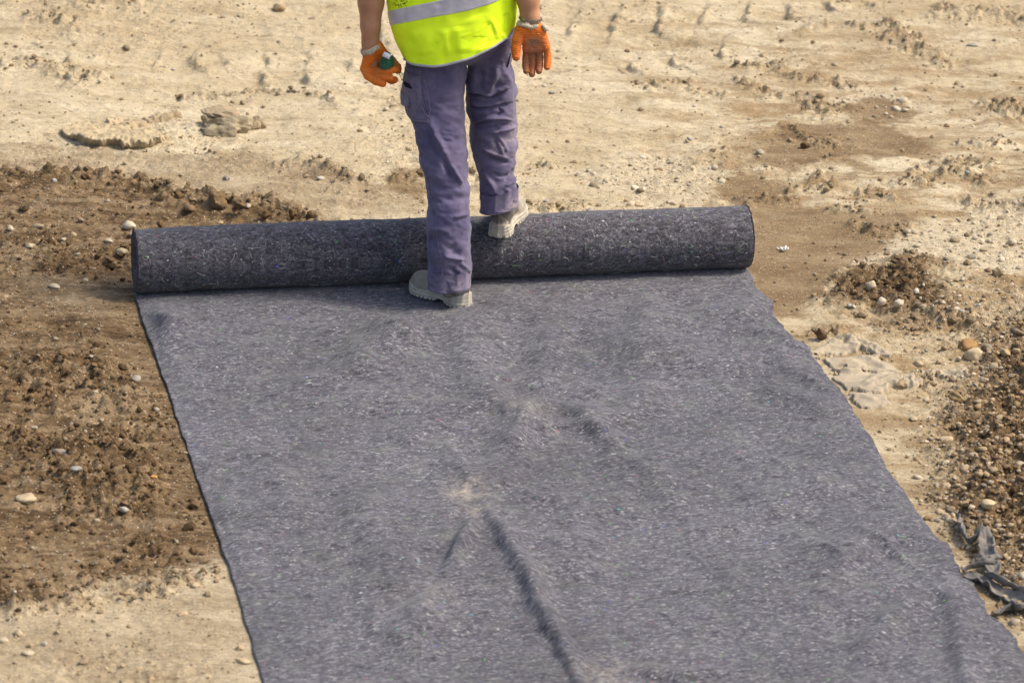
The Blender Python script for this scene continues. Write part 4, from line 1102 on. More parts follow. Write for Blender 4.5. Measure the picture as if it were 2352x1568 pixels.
MAT_SKIN = mat_skin()
MAT_TROUSER = mat_cloth('purple_grey_workwear', (0.062, 0.053, 0.116), (0.138, 0.117, 0.200), (0.36, 0.29, 0.26))
MAT_VEST = mat_vest()
MAT_BAND = mat_simple('reflective_tape', (0.40, 0.38, 0.42), (0.56, 0.53, 0.56), 14, 0.42, 0.5, 0.25, 0.002)
MAT_BIND = mat_simple('grey_binding', (0.30, 0.29, 0.31), (0.42, 0.40, 0.43), 40, 0.8, 0.2)
MAT_GLOVE = mat_glove()
MAT_KNIT = mat_simple('cream_knit', (0.50, 0.42, 0.29), (0.68, 0.60, 0.44), 120, 0.95, 0.1, 0.9, 0.004)
MAT_SEAM = mat_simple('seam_thread', (0.085, 0.075, 0.13), (0.19, 0.165, 0.235), 80, 0.9, 0.1)
MAT_SHADE_ENGRAVE = mat_simple('hole_shade_and_engraving', (0.012, 0.011, 0.02), (0.03, 0.028, 0.04), 60, 0.95, 0.1)  # near-black: paints the shade inside openings, also colours the link engraving
MAT_UPPER = mat_cloth('dusty_suede', (0.25, 0.215, 0.17), (0.38, 0.33, 0.26), (0.47, 0.41, 0.31), 0.05, 500)
MAT_COLLAR = mat_simple('padded_collar', (0.065, 0.06, 0.06), (0.14, 0.12, 0.105), 60, 0.95, 0.1)
MAT_SOLE = mat_simple('dusty_rubber', (0.33, 0.295, 0.235), (0.50, 0.45, 0.36), 45, 0.9, 0.2, 0.4, 0.002)
MAT_HAIR = mat_simple('dark_hair', (0.015, 0.010, 0.007), (0.04, 0.026, 0.018), 220, 0.6, 0.3, 0.9, 0.004)

# --- body (one continuous surface; mostly covered by clothes)
TY = 0.12
A = at
sR, eR, wR = A(1195, -285, TY), A(1206, -130, 0.08), A(1218, 40, 0.05)
sL, eL, wL = A(893, -285, TY), A(858, -125, 0.10), A(851, 98, 0.07)
hL, kL, aL = A(1008, 90, 0.10), A(1018, 370, 0.03), A(1032, 640, -0.04)
hR, kR, aR = A(1118, 70, 0.12), A(1130, 250, 0.25), A(1148, 478, 0.11)
headc = A(1048, -452, 0.15)
b = Vol((-0.62, -0.30, -0.02), (0.22, 0.45, 1.85), 0.0058)
b.ell(A(1052, 30, 0.11), (0.135, 0.10, 0.11), 0.03)
b.cone(A(1055, 20, 0.11), A(1045, -180, 0.12), 0.115, 0.12, 0.05)
b.ell(A(1042, -190, 0.12), (0.175, 0.115, 0.20), 0.05)
b.cone(sL + np.array([0.05, 0, 0]), sR - np.array([0.05, 0, 0]), 0.062, 0.062, 0.05)
b.cone(A(1043, -320, 0.12), headc + np.array([0, -0.01, -0.07]), 0.062, 0.055, 0.03)
b.ell(headc, (0.076, 0.096, 0.116), 0.02)
b.ell(headc + np.array([0, 0.035, -0.07]), (0.055, 0.06, 0.055), 0.025)
b.cone(headc + np.array([0, 0.092, 0.015]), headc + np.array([0, 0.116, -0.022]), 0.008, 0.014, 0.008)
b.ell(headc + np.array([0, 0.092, -0.06]), (0.026, 0.014, 0.010), 0.008)
for s_ in (-1, 1):
    b.cut(headc + np.array([s_ * 0.032, 0.104, 0.005]), (0.018, 0.014, 0.011), 0.008)
    b.ell(headc + np.array([s_ * 0.032, 0.083, 0.004]), (0.012, 0.012, 0.011), 0.003)
    b.ell(headc + np.array([s_ * 0.079, -0.005, -0.01]), (0.010, 0.020, 0.032), 0.006)
b.chain([sR, eR], [0.052, 0.042], 0.03)
b.chain([eR, A(1209, -70, 0.06), A(1213, 0, 0.055), wR, A(1221, 62, 0.05)], [0.042, 0.042, 0.0345, 0.0295, 0.026], 0.012)
b.chain([sL, eL], [0.052, 0.045], 0.03)
b.chain([eL, A(853, -60, 0.085), A(852, 5, 0.075), A(851, 60, 0.07), wL, A(850, 118, 0.065)], [0.045, 0.047, 0.0405, 0.031, 0.0265, 0.025], 0.012)
for (q, f_) in ((A(1226, 95, 0.045), None), (A(852, 145, 0.06), None)):
    b.ell(q, (0.024, 0.012, 0.035), 0.015)
b.chain([hL, kL], [0.062, 0.045], 0.02)
b.chain([hR, kR], [0.05, 0.045], 0.02)
fL = np.array([-0.142, -0.078, 0.014]); fR = G(1143, 548, 0.185)
YAWL, YAWR = math.radians(46), math.radians(-13)
def fdir(yaw): return np.array([-math.sin(yaw), math.cos(yaw), 0.0])
for k_, f_, yw, dz in ((kL, fL, YAWL, 0.0), (kR, fR, YAWR, 0.006)):
    an_ = f_ + fdir(yw) * 0.062 + np.array([0, 0, 0.085 + dz])
    b.chain([k_, an_, f_ + fdir(yw) * 0.07 + np.array([0, 0, 0.05 + dz]), f_ + fdir(yw) * 0.20 + np.array([0, 0, 0.045 + 2 * dz])], [0.045, 0.025, 0.022, 0.018], 0.01)
V, F = b.mesh(2)
part('body', V, F, MAT_SKIN, person)
h = Vol(headc - 0.16, headc + 0.16, 0.005)
h.ell(headc + np.array([0, -0.006, 0.008]), (0.084, 0.103, 0.122), 0.01)
h.cut(headc + np.array([0, 0.11, -0.045]), (0.095, 0.075, 0.115), 0.012)
h.cut(headc + np.array([0, -0.02, -0.15]), (0.12, 0.14, 0.085), 0.012)
V, F = h.mesh(2)
part('hair', V + 0.0035 * val3(V * 90, 4)[:, None] * (V - headc) / 0.1, F, MAT_HAIR, person)

# --- trousers
def folds_px(V, N, folds):
    """push the camera side of a surface out along fold lines measured in the photograph"""
    xp, yp = proj(V)
    view = CAM - V; view /= np.linalg.norm(view, axis=-1, keepdims=True)
    face = np.clip((N * view).sum(-1) * 2.5, 0, 1)
    d_ = np.zeros(len(V))
    for pts, w_, am in folds:
        P_ = np.asarray(pts, float)
        mk = (xp > P_[:, 0].min() - 4 * w_) & (xp < P_[:, 0].max() + 4 * w_) & (yp > P_[:, 1].min() - 4 * w_) & (yp < P_[:, 1].max() + 4 * w_)
        if mk.any():
            dd, s, sg = line_d(xp[mk], yp[mk], P_)
            d_[mk] += am * np.exp(-(dd / w_) ** 2) * np.clip(np.sin(np.clip(s, 0.03, 0.97) * math.pi) * 1.8, 0.15, 1)
    return d_ * face
def leg_loft(rows, folds, seed, nrow=230, nth=120):
    rows = np.array(rows, float)                     # yl, xl, yr, xr, depth, roundness
    t = np.r_[0, np.cumsum(np.abs(np.diff(rows[:, 0])))]; tt = np.linspace(0, t[-1], nrow)
    R_ = np.stack([np.interp(tt, t, rows[:, i]) for i in range(rows.shape[1])], 1)
    for _ in range(10): R_[1:-1] = 0.5 * R_[1:-1] + 0.25 * (R_[:-2] + R_[2:])
    th = np.linspace(0, 2 * math.pi, nth, endpoint=False)
    V = np.empty((nrow, nth, 3))
    for i, (yl, xl, yr, xr, Yd, rb) in enumerate(R_):
        a_, c_ = A(xl, yl, Yd), A(xr, yr, Yd)
        m_ = (a_ + c_) / 2; e1 = (c_ - a_) / 2; hb = np.linalg.norm(e1) * rb
        cs, sn = np.cos(th), np.sin(th)
        ex = 0.88
        V[i] = m_ + e1 * (np.sign(cs) * np.abs(cs) ** ex)[:, None] + np.array([0, hb, 0]) * (np.sign(sn) * np.abs(sn) ** ex)[:, None]
    N = outward(V, grid_normals(V))
    v_ = V.reshape(-1, 3); n_ = N.reshape(-1, 3)
    d_ = 1.35 * folds_px(v_, n_, [(p_, w_ * 0.8, a_) for p_, w_, a_ in folds])
    wr = fbm3(v_ * np.array([9, 9, 17]) + np.array([0, 0, 3.0]) * v_[:, :1], 3, seed)
    d_ += 0.0062 * (np.abs(wr) * 1.4 - 0.5) + 0.0032 * (0.4 - np.abs(fbm3(v_ * np.array([26, 26, 40]) + 2, 2, seed + 9)))
    V = (v_ + n_ * d_[:, None]).reshape(nrow, nth, 3)
    return V, outward(V, grid_normals(V)), R_
def c1(L): return [(792.4 + x * 0.23438, y * 0.23438) for x, y in L]
def c2(L): return [(861.3 + x * 0.27834, 321.6 + y * 0.27834) for x, y in L]
rowsL = [(y, xl, y, xr, Yd, rb) for y, xl, xr, Yd, rb in (
    (45, 925, 1075, 0.11, 0.95), (120, 934, 1071, 0.105, 1.0), (150, 935, 1069, 0.10, 1.02), (187, 933, 1067, 0.095, 1.05), (225, 936, 1066, 0.085, 1.08), (265, 943, 1067, 0.07, 1.1), (300, 952, 1069, 0.055, 1.1), (340, 960, 1072, 0.04, 1.1),
    (372, 966, 1074, 0.03, 1.1), (413, 975, 1074, 0.02, 1.12), (438, 981, 1077, 0.01, 1.15), (466, 981, 1079, 0.0, 1.2), (516, 979, 1081, -0.012, 1.2), (560, 979, 1082, -0.022, 1.15), (594, 983, 1082, -0.03, 1.1), (625, 982, 1082, -0.036, 1.1), (656, 981, 1080, -0.042, 1.12))]
foldsL = [(c1([(830, 1170), (880, 1310), (960, 1460), (1010, 1568)]), 9, 0.010), (c1([(800, 1240), (850, 1400), (930, 1568)]), 8, -0.006),
          (c2([(560, 150), (600, 240), (640, 330)]), 9, -0.010), (c2([(620, 200), (670, 290), (725, 375)]), 7, 0.010), (c2([(640, 640), (700, 625), (785, 605)]), 5, 0.006), (c2([(560, 480), (650, 500), (770, 470)]), 8, -0.004),
          (c2([(560, 955), (650, 975), (745, 990)]), 6, 0.007), (c2([(600, 880), (650, 930), (720, 950)]), 14, -0.007), (c2([(430, 800), (480, 840), (520, 900)]), 9, -0.006),
          (c2([(700, 1010), (760, 1060), (790, 1100)]), 6, 0.005), (c2([(620, 1060), (700, 1120)]), 6, -0.004), (c2([(430, 480), (500, 500), (560, 520)]), 6, -0.004), (c2([(440, 720), (500, 740), (640, 760)]), 8, 0.005),
          (c1([(1000, 700), (1080, 900), (1100, 1100)]), 20, 0.005), (c1([(850, 1000), (950, 1010), (1150, 960)]), 8, -0.003), (c2([(430, 1060), (470, 1120), (560, 1180)]), 7, 0.004)]
rowsR = [(40, 1055, 40, 1183, 0.13, 0.95), (100, 1066, 100, 1180, 0.14, 1.0), (140, 1075, 135, 1174, 0.15, 1.0), (178, 1070, 175, 1180, 0.165, 1.05), (211, 1070, 206, 1185, 0.185, 1.15), (240, 1070, 236, 1186, 0.195, 1.22), (258, 1071, 256, 1186, 0.20, 1.25), (277, 1079, 275, 1187, 0.20, 1.25), (300, 1077, 300, 1188, 0.195, 1.2),
         (335, 1080, 335, 1188, 0.18, 1.15), (372, 1092, 372, 1185, 0.16, 1.12), (394, 1100, 394, 1179, 0.15, 1.12), (419, 1104, 417, 1181, 0.14, 1.15), (440, 1106, 436, 1188, 0.13, 1.15), (461, 1105, 452, 1190, 0.12, 1.15), (485, 1105, 467, 1187, 0.112, 1.15)]
foldsR = [(c1([(1190, 905), (1330, 940), (1430, 955), (1540, 910), (1650, 835)]), 4.5, -0.016), (c1([(1200, 870), (1330, 905), (1430, 920), (1540, 870), (1640, 800)]), 5, 0.010),
          (c1([(1500, 660), (1450, 800), (1400, 930)]), 8, 0.012), (c1([(1330, 660), (1330, 800), (1320, 900)]), 9, -0.010), (c1([(1570, 700), (1600, 790), (1580, 850)]), 7, 0.007), (c1([(1480, 880), (1560, 850), (1640, 850)]), 4, 0.006),
          (c1([(1190, 1010), (1300, 1062), (1420, 1060), (1540, 1040), (1670, 1000)]), 4, -0.009), (c1([(1190, 980), (1300, 1030), (1420, 1030), (1540, 1005)]), 4, 0.008), (c1([(1500, 1060), (1545, 1100), (1480, 1150)]), 3.5, -0.007),
          (c1([(1230, 1200), (1340, 1165), (1450, 1150), (1560, 1160), (1660, 1190)]), 4.5, 0.009), (c1([(1250, 1225), (1350, 1200), (1460, 1190)]), 4, -0.007), (c1([(1300, 1255), (1450, 1245), (1620, 1215)]), 4, -0.006), (c1([(1430, 1310), (1540, 1280), (1680, 1235)]), 4, 0.009),
          (c1([(1440, 1330), (1480, 1400), (1520, 1480)]), 5, -0.006), (c1([(1500, 1330), (1560, 1420), (1580, 1500)]), 5, 0.006), (c1([(1230, 1100), (1330, 1100), (1420, 1090)]), 5, 0.005),
          (c2([(890, 110), (980, 150), (1110, 195)]), 4.5, -0.008), (c2([(880, 80), (990, 120), (1120, 165)]), 5, 0.007), (c2([(885, 255), (930, 310), (970, 370), (985, 430)]), 6, 0.008), (c2([(1155, 230), (1120, 290), (1070, 345)]), 5, -0.010), (c2([(1160, 290), (1120, 350), (1060, 390)]), 5, 0.007),
          (c2([(1000, 0), (1040, 80), (1060, 140)]), 5, 0.006), (c2([(890, 430), (940, 470), (1020, 480)]), 7, -0.005), (c2([(1060, 400), (1120, 450), (1165, 520)]), 6, 0.005), (c2([(960, 270), (1040, 300), (1100, 290)]), 5, -0.005), (c2([(885, 575), (1000, 612), (1100, 600), (1165, 550)]), 2.0, -0.004)]
VL, NL, RL_ = leg_loft(rowsL, foldsL, 401)
VR, NR, RR_ = leg_loft(rowsR, foldsR, 402)
def close(Vg):
    n = Vg.shape[1]
    inner = Vg[-1] + (Vg[-1].mean(0) - Vg[-1]) * 0.05 + np.array([0, 0, 0.002]); deep = inner + np.array([0, 0, 0.06])
    G_ = np.concatenate([Vg, inner[None], deep[None]])
    return G_.reshape(-1, 3), grid_faces(n, len(G_), True)
hb = Vol(np.array(A(1055, 60, 0.12)) - 0.26, np.array(A(1055, 60, 0.12)) + 0.26, 0.006)
hb.ell(A(1056, 30, 0.12), (0.172, 0.122, 0.13), 0.03); hb.cone(A(1050, 60, 0.115), A(1050, -40, 0.12), 0.12, 0.12, 0.05)
hb.cone(A(1008, 60, 0.105), A(1008, 130, 0.10), 0.085, 0.08, 0.03); hb.cone(A(1120, 55, 0.13), A(1122, 120, 0.145), 0.07, 0.068, 0.03)
V, F = merge([close(VL), close(VR), hb.mesh(2)])
xp, yp = proj(V)
ns = 0.5 + 0.5 * fbm3(V * 14, 3, 77)
dust = np.clip(sstep(560, 690, yp) * (xp < 1092) * 0.75 + sstep(395, 500, yp) * (xp > 1092) * 0.7, 0, 1) * ns + 0.30 * np.clip(ns - 0.45, 0, 1) + 0.30 * np.exp(-((xp - 1028) ** 2 + (yp - 220) ** 2) / 700.0) * ns + 0.35 * (xp > 1092) * np.exp(-((yp - 330) / 90) ** 2) * ns
trousers = part('trousers', V, F, MAT_TROUSER, person, True, {'dust': dust})

def surf_line(Vg, Ng, pts, off=0.0015, n=40):
    """a line lying on the camera side of a lofted surface, given in photograph pixels"""
    v_ = Vg.reshape(-1, 3); nn = Ng.reshape(-1, 3); xp_, yp_ = proj(v_)
    fc_ = ((CAM - v_) * nn).sum(-1) > 0
    Q = resample(pts, n); out = []
    for x, y in Q:
        d_ = (xp_ - x) ** 2 + (yp_ - y) ** 2 + np.where(fc_, 0, 1e6)
        k = np.argsort(d_)[:5]; ww = 1 / (d_[k] + 0.3); ww /= ww.sum()
        out.append((v_[k] * ww[:, None]).sum(0) + nn[k[0]] * off)
    out = np.array(out)
    for _ in range(2): out[1:-1] = 0.5 * out[1:-1] + 0.25 * (out[:-2] + out[2:])
    return out
def seam(Vg, Ng, pts, r=0.0013, mat=None, name='seam', off=0.001):
    V, F = tube(surf_line(Vg, Ng, pts, off), r, 6, 1, (0.2, 0.9, 0.3))
    return part(name, V, fix(F), mat or MAT_SEAM, trousers)
seam(VL, NL, c2([(352, 20), (395, 180), (440, 330), (470, 500), (500, 720), (540, 950), (560, 1150), (562, 1235)]), 0.0016)
seam(VL, NL, c2([(440, 1185), (540, 1225), (680, 1248), (788, 1222)]), 0.0012, name='hem_stitch')
seam(VR, NR, c2([(885, 590), (950, 622), (1060, 618), (1160, 555)]), 0.0014, name='hem_stitch')
seam(VR, NR, c1([(1620, 520), (1605, 600), (1585, 665)]), 0.002, MAT_SHADE_ENGRAVE, 'pocket_slit')
seam(VR, NR, c2([(885, 370), (875, 440), (880, 520)]), 0.0012)

# cargo pocket on the outer side of the front leg
def patch(Vg, Ng, i0, i1, j0, j1, off, bulge, parent, name, mat, shape=None, n1=26, n2=22, flare=0.0, dust_=0.25):
    I = np.linspace(i0, i1, n1); J = np.linspace(j0, j1, n2)
    V = np.empty((n1, n2, 3)); N = np.empty((n1, n2, 3))
    for a_, i in enumerate(I):
        for b_, j in enumerate(J):
            jj = j + (shape(a_ / (n1 - 1), b_ / (n2 - 1)) if shape else 0)
            k = int(round(i)); q = int(math.floor(jj)); f_ = jj - q; nt = Vg.shape[1]
            V[a_, b_] = Vg[k, q % nt] * (1 - f_) + Vg[k, (q + 1) % nt] * f_; N[a_, b_] = Ng[k, q % nt]
    u_ = np.linspace(0, 1, n1)[:, None]; w_ = np.linspace(0, 1, n2)[None]
    O = off + bulge * (np.sin(u_ * math.pi) * np.sin(w_ * math.pi)) ** 0.6 + flare * u_ ** 2 + 0.0015 * fbm3(V * 60, 2, 5)
    T = V + N * O[..., None]; B_ = V - N * 0.004
    m_ = n1 * n2
    f1 = grid_faces(n2, n1); per = np.r_[np.arange(n2), np.arange(1, n1) * n2 + n2 - 1, (n1 - 1) * n2 + np.arange(n2 - 2, -1, -1), np.arange(n1 - 2, 0, -1) * n2]
    f2 = np.stack([per, np.roll(per, -1), np.roll(per, -1) + m_, per + m_], 1)
    VV = np.r_[T.reshape(-1, 3), B_.reshape(-1, 3)]
    return part(name, VV, np.r_[f1, f2], mat, parent, True, {'dust': np.full(len(VV), dust_)})
def rowy(R_, y): return int(np.argmin(np.abs(R_[:, 0] - y)))
nth = 120
def thj(deg): return deg / 360.0 * nth
pk = patch(VL, NL, rowy(RL_, 158), rowy(RL_, 262), thj(140), thj(256), 0.004, 0.012, trousers, 'cargo_pocket', MAT_TROUSER, lambda u, w: -4.0 * (1 - u) * (w ** 2))
fl = patch(VL, NL, rowy(RL_, 196), rowy(RL_, 230), thj(150), thj(222), 0.013, 0.003, trousers, 'pocket_flap', MAT_TROUSER, flare=0.012, dust_=0.45)
patch(VL, NL, rowy(RL_, 178), rowy(RL_, 186), thj(196), thj(228), 0.0125, 0.002, trousers, 'pocket_opening_shade', MAT_SHADE_ENGRAVE, lambda u, w: 3 * (u - 0.5))  # near-black patch paints the shade in the slit pocket's hole
seam(VL, NL, c1([(745, 680), (740, 740), (790, 800), (815, 900), (835, 1000), (838, 1080), (825, 1160)]), 0.0016, off=0.010)
seam(VL, NL, c1([(700, 830), (710, 930), (760, 1040), (825, 1160)]), 0.0016, off=0.014)
seam(VL, NL, c1([(690, 1165), (760, 1172), (825, 1160)]), 0.0018, off=0.006)
seam(VL, NL, c1([(600, 660), (670, 665), (745, 680)]), 0.0014, off=0.006)

# --- vest
vy = np.array([-372, -345, -300, -240, -160, -80, 0, 23, 58, 89, 115, 140, 175], float)
vxl = np.array([1000, 915, 880, 868, 872, 880, 887, 890, 896, 905, 918, 930, 938], float)
vxr = np.array([1088, 1172, 1200, 1210, 1204, 1196, 1191, 1189, 1185, 1181, 1178, 1174, 1170], float)
yz = np.array([A(1045, y, TY)[2] for y in vy])
zl = np.array([A(x, y, TY) for x, y in zip(vxl, vy)]); zr = np.array([A(x, y, TY) for x, y in zip(vxr, vy)])
vdep = np.array([0.055, 0.10, 0.125, 0.135, 0.138, 0.138, 0.140, 0.142, 0.146, 0.150, 0.154, 0.158, 0.16])
VFOLD = [(c1([(965, 270), (985, 340), (1005, 430), (1030, 570)]), 6, 0.007), (c1([(1000, 260), (1030, 400), (1070, 560)]), 9, -0.005), (c1([(1090, 250), (1110, 400), (1130, 540)]), 16, 0.008), (c1([(1420, 180), (1460, 250), (1495, 330), (1500, 400)]), 4, 0.005), (c1([(1380, 200), (1430, 300), (1470, 380)]), 7, -0.004),
         (c1([(1540, 330), (1570, 370), (1600, 375)]), 3, 0.005), (c1([(1270, 460), (1330, 430), (1400, 425)]), 5, -0.004), (c1([(1280, 500), (1360, 470), (1470, 440)]), 5, 0.004), (c1([(1580, 130), (1600, 200), (1640, 260)]), 6, -0.005), (c1([(1250, 150), (1300, 260), (1290, 400)]), 18, 0.007),
         (c1([(595, 60), (600, 140), (592, 230)]), 2.5, -0.006), (c1([(480, 380), (600, 420), (700, 400)]), 10, -0.004), (c1([(560, 520), (620, 590), (700, 620)]), 5, 0.005), (c1([(700, 280), (760, 400), (800, 560)]), 14, 0.006), (c1([(1640, 100), (1655, 180), (1640, 270)]), 4, 0.006), (c1([(930, 10), (950, 80), (945, 150)]), 5, -0.003)]
def vest_pos(th, z):
    """surface point of the vest for angle and height (arrays of one shape)"""
    o_ = np.argsort(yz)
    f = lambda arr: np.interp(z, yz[o_], arr[o_])
    xl, xr, bd = f(zl[:, 0]), f(zr[:, 0]), f(vdep)
    cs, sn = np.cos(th), np.sin(th); ex = 0.82
    P = np.stack([(xl + xr) / 2 + (xr - xl) / 2 * np.sign(cs) * np.abs(cs) ** ex, TY + bd * np.sign(sn) * np.abs(sn) ** ex, z], -1)
    return P
def vest_wr(P):
    N = outward(P, grid_normals(P)); v_ = P.reshape(-1, 3); n_ = N.reshape(-1, 3)
    d_ = 0.95 * folds_px(v_, n_, [(p_, w_ * 1.35, a_) for p_, w_, a_ in VFOLD]) + 0.0045 * fbm3(v_ * np.array([11, 11, 4]), 3, 55) + 0.001 * fbm3(v_ * 40, 2, 56)
    return v_, n_, d_
nth = 180
tv = np.linspace(0, 2 * math.pi, nth, endpoint=False)
hx = np.array([931, 945, 957, 996, 1027, 1083, 1132, 1167, 1182.0]); hy = np.array([139, 147, 151, 154.7, 151, 134.8, 110, 86.7, 66.0])
bt = (np.array([880, 937, 1000, 1060, 1120, 1195.]), np.array([29, 16, 4, -9, -23, -40.]))
bb = (np.array([890, 933, 1003, 1074, 1120, 1149, 1195.]), np.array([60, 51.5, 38.7, 25.8, 11.7, 0, -15.]))
def curve_z(cx_, cy_):
    """height of a line round the vest that follows cy(cx) on the camera side, and the same slope on the far side"""
    z_ = np.full(nth, 0.85)
    fz = lambda x, y, Yd: A(x, y, Yd)[2]
    zl_, zr_ = fz(cx_[0], cy_[0], TY), fz(cx_[-1], cy_[-1], TY)
    for _ in range(8):
        P = vest_pos(tv, z_); xp_, _y = proj(P)
        for i in range(nth):
            if math.sin(tv[i]) < 0: z_[i] = fz(xp_[i], np.interp(xp_[i], cx_, cy_), P[i, 1])
            else: z_[i] = zl_ + (zr_ - zl_) * (math.cos(tv[i]) + 1) / 2
    for _ in range(3): z_ = 0.5 * z_ + 0.25 * (np.roll(z_, 1) + np.roll(z_, -1))
    return z_
zh = curve_z(hx, hy)
nrow = 230
T_ = np.linspace(0, 1, nrow)[:, None]
ztop = yz[0]
P = vest_pos(np.broadcast_to(tv, (nrow, nth)), ztop + (zh[None] - ztop) * T_)
v_, n_, d_ = vest_wr(P)
V = v_ + n_ * d_[:, None]
xp, yp = proj(V)
stain = np.clip(np.exp(-(((xp - 921) / 17) ** 2 + ((yp - 9) / 9) ** 2)) * 1.6, 0, 1) * (n_[:, 1] < 0)
inner = (V.reshape(nrow, nth, 3)[-1] + (V.reshape(nrow, nth, 3)[-1].mean(0) - V.reshape(nrow, nth, 3)[-1]) * 0.03)
up_ = inner + np.array([0, 0, 0.08])
VV = np.r_[V, inner, up_]
vest = part('vest', VV, grid_faces(nth, nrow + 2, True), MAT_VEST, person, True, {'stain': np.r_[stain, np.zeros(2 * nth)]})
def vest_strip(z1, z2, off, name, mat, n=10):
    t_ = np.linspace(0, 1, n)[:, None]
    P = vest_pos(np.broadcast_to(tv, (n, nth)), z1[None] + (z2 - z1)[None] * t_)
    v_, n_, d_ = vest_wr(P)
    lift = off * np.r_[0.0, np.ones(n - 2), 0.0][:, None] * np.ones((1, nth)) 
    W_ = v_ + n_ * (d_ + lift.ravel())[:, None]
    return part(name, W_, grid_faces(nth, n, True), mat, vest)
vest_strip(curve_z(*bt), curve_z(*bb), 0.0025, 'reflective_band', MAT_BAND, 24)
zb = zh + 0.0065
vest_strip(zb, zh - 0.0015, 0.0025, 'hem_binding', MAT_BIND, 6)

# --- gloves
def glove(lo, hi, parts, name, dustf, k=0.006, h=0.0016):
    g = Vol(lo, hi, h)
    for pts, rad, kk in parts: g.chain(pts, rad, kk)
    V, F = g.mesh(3)
    N = np.zeros_like(V); fn = np.cross(V[F[:, 1]] - V[F[:, 0]], V[F[:, 3]] - V[F[:, 0]])
    for j in range(4): np.add.at(N, F[:, j], fn)
    N /= np.linalg.norm(N, axis=1, keepdims=True) + 1e-12
    wr = np.sin(V[:, 2] * 900 + 4 * val3(V * 70, 3)) * 0.00035 + 0.0006 * val3(V * 160, 8)
    V = V + N * wr[:, None]
    xp, yp = proj(V)
    return part(name, V, F, MAT_GLOVE, person, True, {'dust': np.clip(dustf(xp, yp, N), 0, 1)})
YR = 0.045
def R3(x, y, dy=0.0): return A(x, y, YR + dy)
palmR = [([R3(1216, 60), R3(1210, 112, -0.004)], [0.018, 0.0150], 0.012), ([R3(1222, 60), R3(1222, 113, -0.004)], [0.018, 0.0150], 0.012), ([R3(1230, 62), R3(1236, 112, -0.004)], [0.018, 0.0148], 0.012),
         ([R3(1240, 68), R3(1253, 107, -0.004)], [0.017, 0.0160], 0.012), ([R3(1200, 66, -0.008), R3(1204, 90, -0.006)], [0.017, 0.013], 0.012)]
fing = [([R3(1210, 110), R3(1208, 130, 0.0), R3(1207, 150, -0.006), R3(1208.5, 163.5, -0.016)], [0.0122, 0.0112, 0.0110, 0.0100], 0.0014),
        ([R3(1222, 112), R3(1223, 135, 0.0), R3(1222, 157, -0.006), R3(1222, 171, -0.016)], [0.0120, 0.0112, 0.0108, 0.0100], 0.0014),
        ([R3(1237, 112), R3(1240, 132, 0.0), R3(1239, 152, -0.007), R3(1238, 163.5, -0.017)], [0.0122, 0.0114, 0.0112, 0.0104], 0.0014),
        ([R3(1254, 106), R3(1258, 125, 0.0), R3(1258, 141, -0.006), R3(1256.5, 154, -0.014)], [0.0128, 0.0118, 0.0118, 0.0112], 0.0014),
        ([R3(1194, 68, -0.006), R3(1188, 92, -0.014), R3(1185, 112, -0.02), R3(1185.5, 131, -0.026)], [0.0165, 0.0160, 0.0150, 0.0132], 0.006)]
gR = glove(R3(1160, 192, -0.06), R3(1285, 30, 0.05), palmR + fing, 'glove',
           lambda xp, yp, N: (1.0 * np.exp(-(((xp - 1226) / 26) ** 2 + ((yp - 100) / 17) ** 2)) + 0.8 * sstep(105, 125, yp) * sstep(1262, 1245, xp) * (xp > 1199) + 0.35 * np.exp(-(((xp - 1185) / 9) ** 2 + ((yp - 137) / 6) ** 2))) * np.clip(-N[:, 1] * 1.6, 0.12, 1))
def ring(c_, e1, e2, ny, n=64, th_=None):
    t_ = np.linspace(0, 2 * math.pi, n)
    return c_ + np.outer(np.cos(t_), e1) + np.outer(np.sin(t_), e2)
def cuff(c_, rx, ry, tilt, hgt, parent, mat, ribs=30, n=120, m_=12, dirz=None):
    """ribbed knitted cuff round a wrist; tilt leans it in the picture plane"""
    e1 = np.array([math.cos(tilt), 0, math.sin(tilt)]); e3 = np.array([-math.sin(tilt), 0, math.cos(tilt)]); e2 = np.array([0, 1.0, 0])
    th = np.linspace(0, 2 * math.pi, n, endpoint=False); s_ = np.linspace(0, 2 * math.pi, m_, endpoint=False)
    Th, S_ = np.meshgrid(th, s_, indexing='ij')
    rr_ = 0.0035 * (1 + 0.25 * np.cos(Th * ribs))
    V = c_ + e1 * ((rx + rr_ * np.cos(S_)) * np.cos(Th))[..., None] + e2 * ((ry + rr_ * np.cos(S_)) * np.sin(Th))[..., None] + e3 * (hgt * np.sin(S_) * (1 + 0.15 * np.sin(3 * Th)) + 0.0015 * np.sin(5 * Th))[..., None]
    V = V.reshape(-1, 3)
    i = np.arange(n)[:, None]; j = np.arange(m_)[None]
    F = np.stack([i * m_ + j + 0 * i, i * m_ + (j + 1) % m_, ((i + 1) % n) * m_ + (j + 1) % m_, ((i + 1) % n) * m_ + j], -1).reshape(-1, 4)
    return part('knitted_cuff', V, F, mat, parent)
cuff(R3(1219, 56), 0.0265, 0.024, -0.12, 0.008, gR, MAT_KNIT)
q = Vol(R3(1175, 80, -0.06), R3(1280, 40, 0.04), 0.0016)
q.chain([R3(1189, 56, -0.014), R3(1200, 57, -0.025), R3(1213, 61, -0.029), R3(1222, 62, -0.026)], [0.006, 0.0062, 0.006, 0.004], 0.002)
q.chain([R3(1192, 50, -0.012), R3(1202, 51, -0.024), R3(1214, 56, -0.027)], [0.0055, 0.006, 0.004], 0.002)
q.chain([R3(1248, 60, -0.012), R3(1255, 68, -0.010), R3(1259, 76, -0.006)], [0.006, 0.0085, 0.006], 0.002)
V, F = q.mesh(2); part('turned_back_cuff', V, F, MAT_KNIT, gR)

